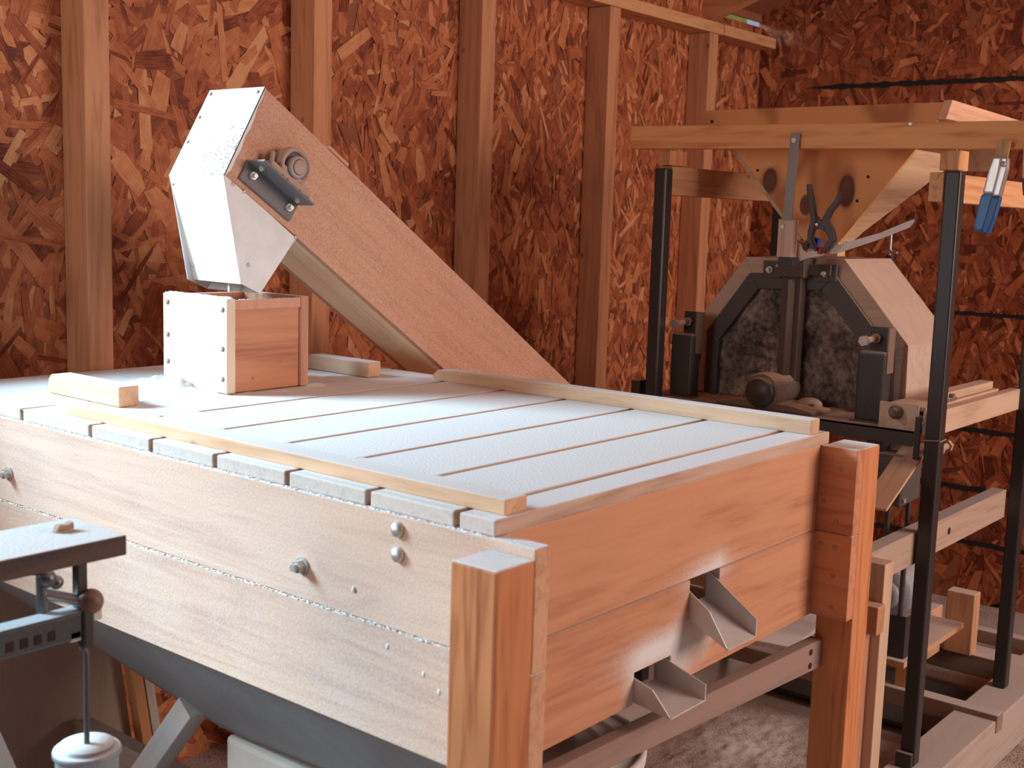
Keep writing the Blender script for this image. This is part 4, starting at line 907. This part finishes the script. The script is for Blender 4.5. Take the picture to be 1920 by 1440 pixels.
def arcflat(g, r0, r1, a0, a1, z):
    v = []
    for k in range(nseg + 1):
        a = math.radians(a0 + (a1 - a0) * k / nseg)
        for r in (r0, r1): v += [(bcx + r * math.cos(a), bcy + r * math.sin(a), z), (bcx + r * math.cos(a), bcy + r * math.sin(a), z - .0008)]
    for k in range(nseg):
        a = 4 * k; g.add([v[a + q] for q in range(8)], [(0, 2, 6, 4), (1, 5, 7, 3), (0, 4, 5, 1), (2, 3, 7, 6)])
for k, (r0, r1, a0, a1) in enumerate(((.1405, .1385, 215, 262), (.1365, .1345, 217, 260), (.133, .1310, 219, 258), (.1295, .1275, 221, 257))): arcflat(g, r0, r1, a0, a1, bz + .0022)
link('print', g, print_black, ld)
# floor clutter between the bolter and the mill
FLC = wood('x', (0.60, 0.48, 0.40), (0.42, 0.28, 0.20), top=0.75, side=.3, knots=0, tint=(.62, .56, .52))
o = board('plywood_offcut', (2.40, 1.20, -.93), (2.72, 1.26, -.945), .12, .012, wood('x', (0.60, 0.48, 0.40), (0.42, 0.28, 0.20), top=1.2, side=.3, knots=0), None); tag(o, 'speckled pale board offcut leaning behind the lower rail', 'board')
o = tag(link('timber_block', G().box(2.18, 2.30, 1.66, 1.95, FL, -1.20), wood('y', (.2, .12, .09), (.12, .06, .05), top=.3, side=.1), None, .004), 'dark timber block on the floor behind the lower spout', 'timber')
o = blanket('spilled_meal', 1.95, 2.99, 0.985, 1.63, FL + .012, 90, 90, .012, None, flour_mat('speckled_flour', (0.84, 0.82, 0.80), .5, .24, (0.24, 0.12, 0.07), 420), seed=7)
tag(o, 'speckled flour and bran spilled over the floor under the mill', 'flour', kind='stuff')

# ============================================================ UNDER THE BOLTER, LEFT
o = tag(link('storage_bin', G().prism([(1.23, FL), (1.505, FL), (1.515, -.835), (1.22, -.835)], 'x', 1.155, 1.62), bin_m, None, .01), 'pale dusty plastic bin standing under the trough', 'bin')
PLY = wood('z', (0.66, 0.50, 0.40), (0.52, 0.38, 0.29), top=.5, side=.45, knots=0, tint=(.42, .34, .29), rings=.5)
o = tag(link('plywood_sheet', G().hexa([(0.75, 2.205, FL), (1.46, 2.205, FL), (1.46, 2.215, FL), (0.75, 2.215, FL), (0.75, 2.205, -.70), (1.375, 2.205, -.70), (1.375, 2.215, -.70), (0.75, 2.215, -.70)]), PLY, None), 'dusty plywood sheet standing in the shade under the bolter', 'board')
o = tag(board('wooden_strut', (1.385, 2.18, -.72), (1.475, 2.18, -1.32), .03, .024, wood('x', (.72, .34, .15), (.48, .18, .07), side=.03), None, up=(1, 0, 0)), 'orange wooden strut beside the plywood sheet under the bolter', 'strut')
o = tag(board('wooden_strip', (1.412, 2.18, -.72), (1.500, 2.18, -1.32), .03, .020, wood('x', (.62, .5, .42), (.45, .33, .26), side=.3), None, up=(1, 0, 0)), 'pale strip of wood next to the orange strut', 'strip')
o = tag(link('floor_rail', G().box(1.285, 1.32, 1.55, 2.18, -1.140, -1.050), wood('y', (.36, .26, .21), (.22, .14, .10), top=.8, side=.45, tint=(.50, .42, .37)), None, .002), 'dusty horizontal rail crossing under the bolter', 'rail')
link('rail_foot', G().box(1.29, 1.315, 2.12, 2.16, FL, -1.141), PLY, o); link('rail_foot', G().box(1.29, 1.315, 1.57, 1.61, FL, -1.141), PLY, o)
DGR = wood('x', (.45, .40, .36), (.32, .26, .22), top=.85, side=.55, tint=(.52, .51, .50))
o = tag(board('diagonal_brace', (1.13, 1.560, -.790), (1.13, 1.98, -1.29), .040, .038, DGR, None, up=(1, 0, 0)), 'grey flour-covered diagonal brace under the trough', 'brace')
o = tag(link('steel_pipe', G().tube((1.14, 1.72, -.985), (1.14, 1.50, -.955), .0125, 18), flat('blue_grey_pipe', (.16, .20, .23), .35, .5, .6, .3), None), 'short blue-grey steel pipe low beside the pale bin', 'pipe')
o = tag(board('near_brace', (0.80, 1.64, -.70), (0.80, 1.27, -1.05), .035, .03, DGR, None, up=(1, 0, 0)), 'floury timber in the bottom left corner before the panel', 'brace')

# ============================================================ FOREGROUND ARM
ar = thing('drive_arm', 'flour-topped dark plank with a clamp and hanging rod before the bolter', 'machine part', (.5, 1.13, -.58))
AW = wood('x', (0.085, 0.045, 0.035), (0.03, 0.015, 0.013), top=1.5, side=.03, knots=0, clump=.1)
link('plank', G().box(-0.25, .700, 1.080, 1.183, -.3595, -.338), AW, ar, .0015)
link('bolt_head', G().lathe((.662, 1.138, -.338), (0, 0, 1), [(0, 0), (.011, 0), (.011, .0015), (.006, .002), (0.006, .005), (0, .006)], 16), rust_m, ar)
link('bolt_head', G().prism([(.652, -.3355), (.672, -.3355), (.671, -.3285), (.664, -.331), (.655, -.3300)], 'y', 1.132, 1.141), rust_m, ar, .0006)
link('square_post', G().box(.669, .680, 1.122, 1.134, -.425, -.3597), steel_black, ar, .001)
g = G().ball((.6805, 1.118, -.4135), .0135, 24, 14); link('ball_knob', g, ball_m, ar)
link('knob_arm', G().tube((.680, 1.120, -.415), (.640, 1.145, -.402), .0065, 14), chrome_m, ar)
link('toggle_link', G().tube((.638, 1.14, -.382), (.638, 1.14, -.425), .0055, 12).ball((.643, 1.138, -.385), .010, 14, 8).ball((.653, 1.137, -.391), .0075, 14, 8).tube((.640, 1.148, -.381), (.640, 1.148, -.36), .009, 14), flat('dull_steel', (.11, .12, .13), .35, .6, .8, .05), ar)
link('clevis', G().box(.668, .682, 1.112, 1.128, -.462, -.420), steel_black, ar, .003)
link('clevis_tongue', G().box(.655, .6675, 1.115, 1.132, -.452, -.441).box(.683, .694, 1.118, 1.124, -.436, -.420), zinc, ar, .001)
g = G().box(-.2, .672, 1.115, 1.119, -.449, -.423).box(-.2, .672, 1.115, 1.138, -.4235, -.4205).box(-.2, .672, 1.115, 1.130, -.4505, -.4485)
link('channel_arm', g, flat('channel_steel', (.022, .028, .036), .4, .2, .85, .06, tint=(.62, .66, .68)), ar, .0006)
for x in (.585, .600, .615, .630): link('slot', G().box(x, x + .008, 1.1142, 1.1149, -.444, -.434), hole_m, ar)
link('hanging_rod', G().path([(.671, 1.122, -.455), (.672, 1.122, -.462), (.677, 1.123, -.470), (.678, 1.124, -.482), (.678, 1.126, -.572)], .0030, 12), rod_m, ar)
link('disc_weight', G().lathe((.678, 1.126, -.572), (0, 0, -1), [(0, 0), (.0285, 0), (.029, .004), (.030, .0045), (.0345, .005), (.0355, .007), (.0355, .011), (.033, .0125), (.0325, .014), (.0325, .060), (0, .060)], 48), can_m, ar)
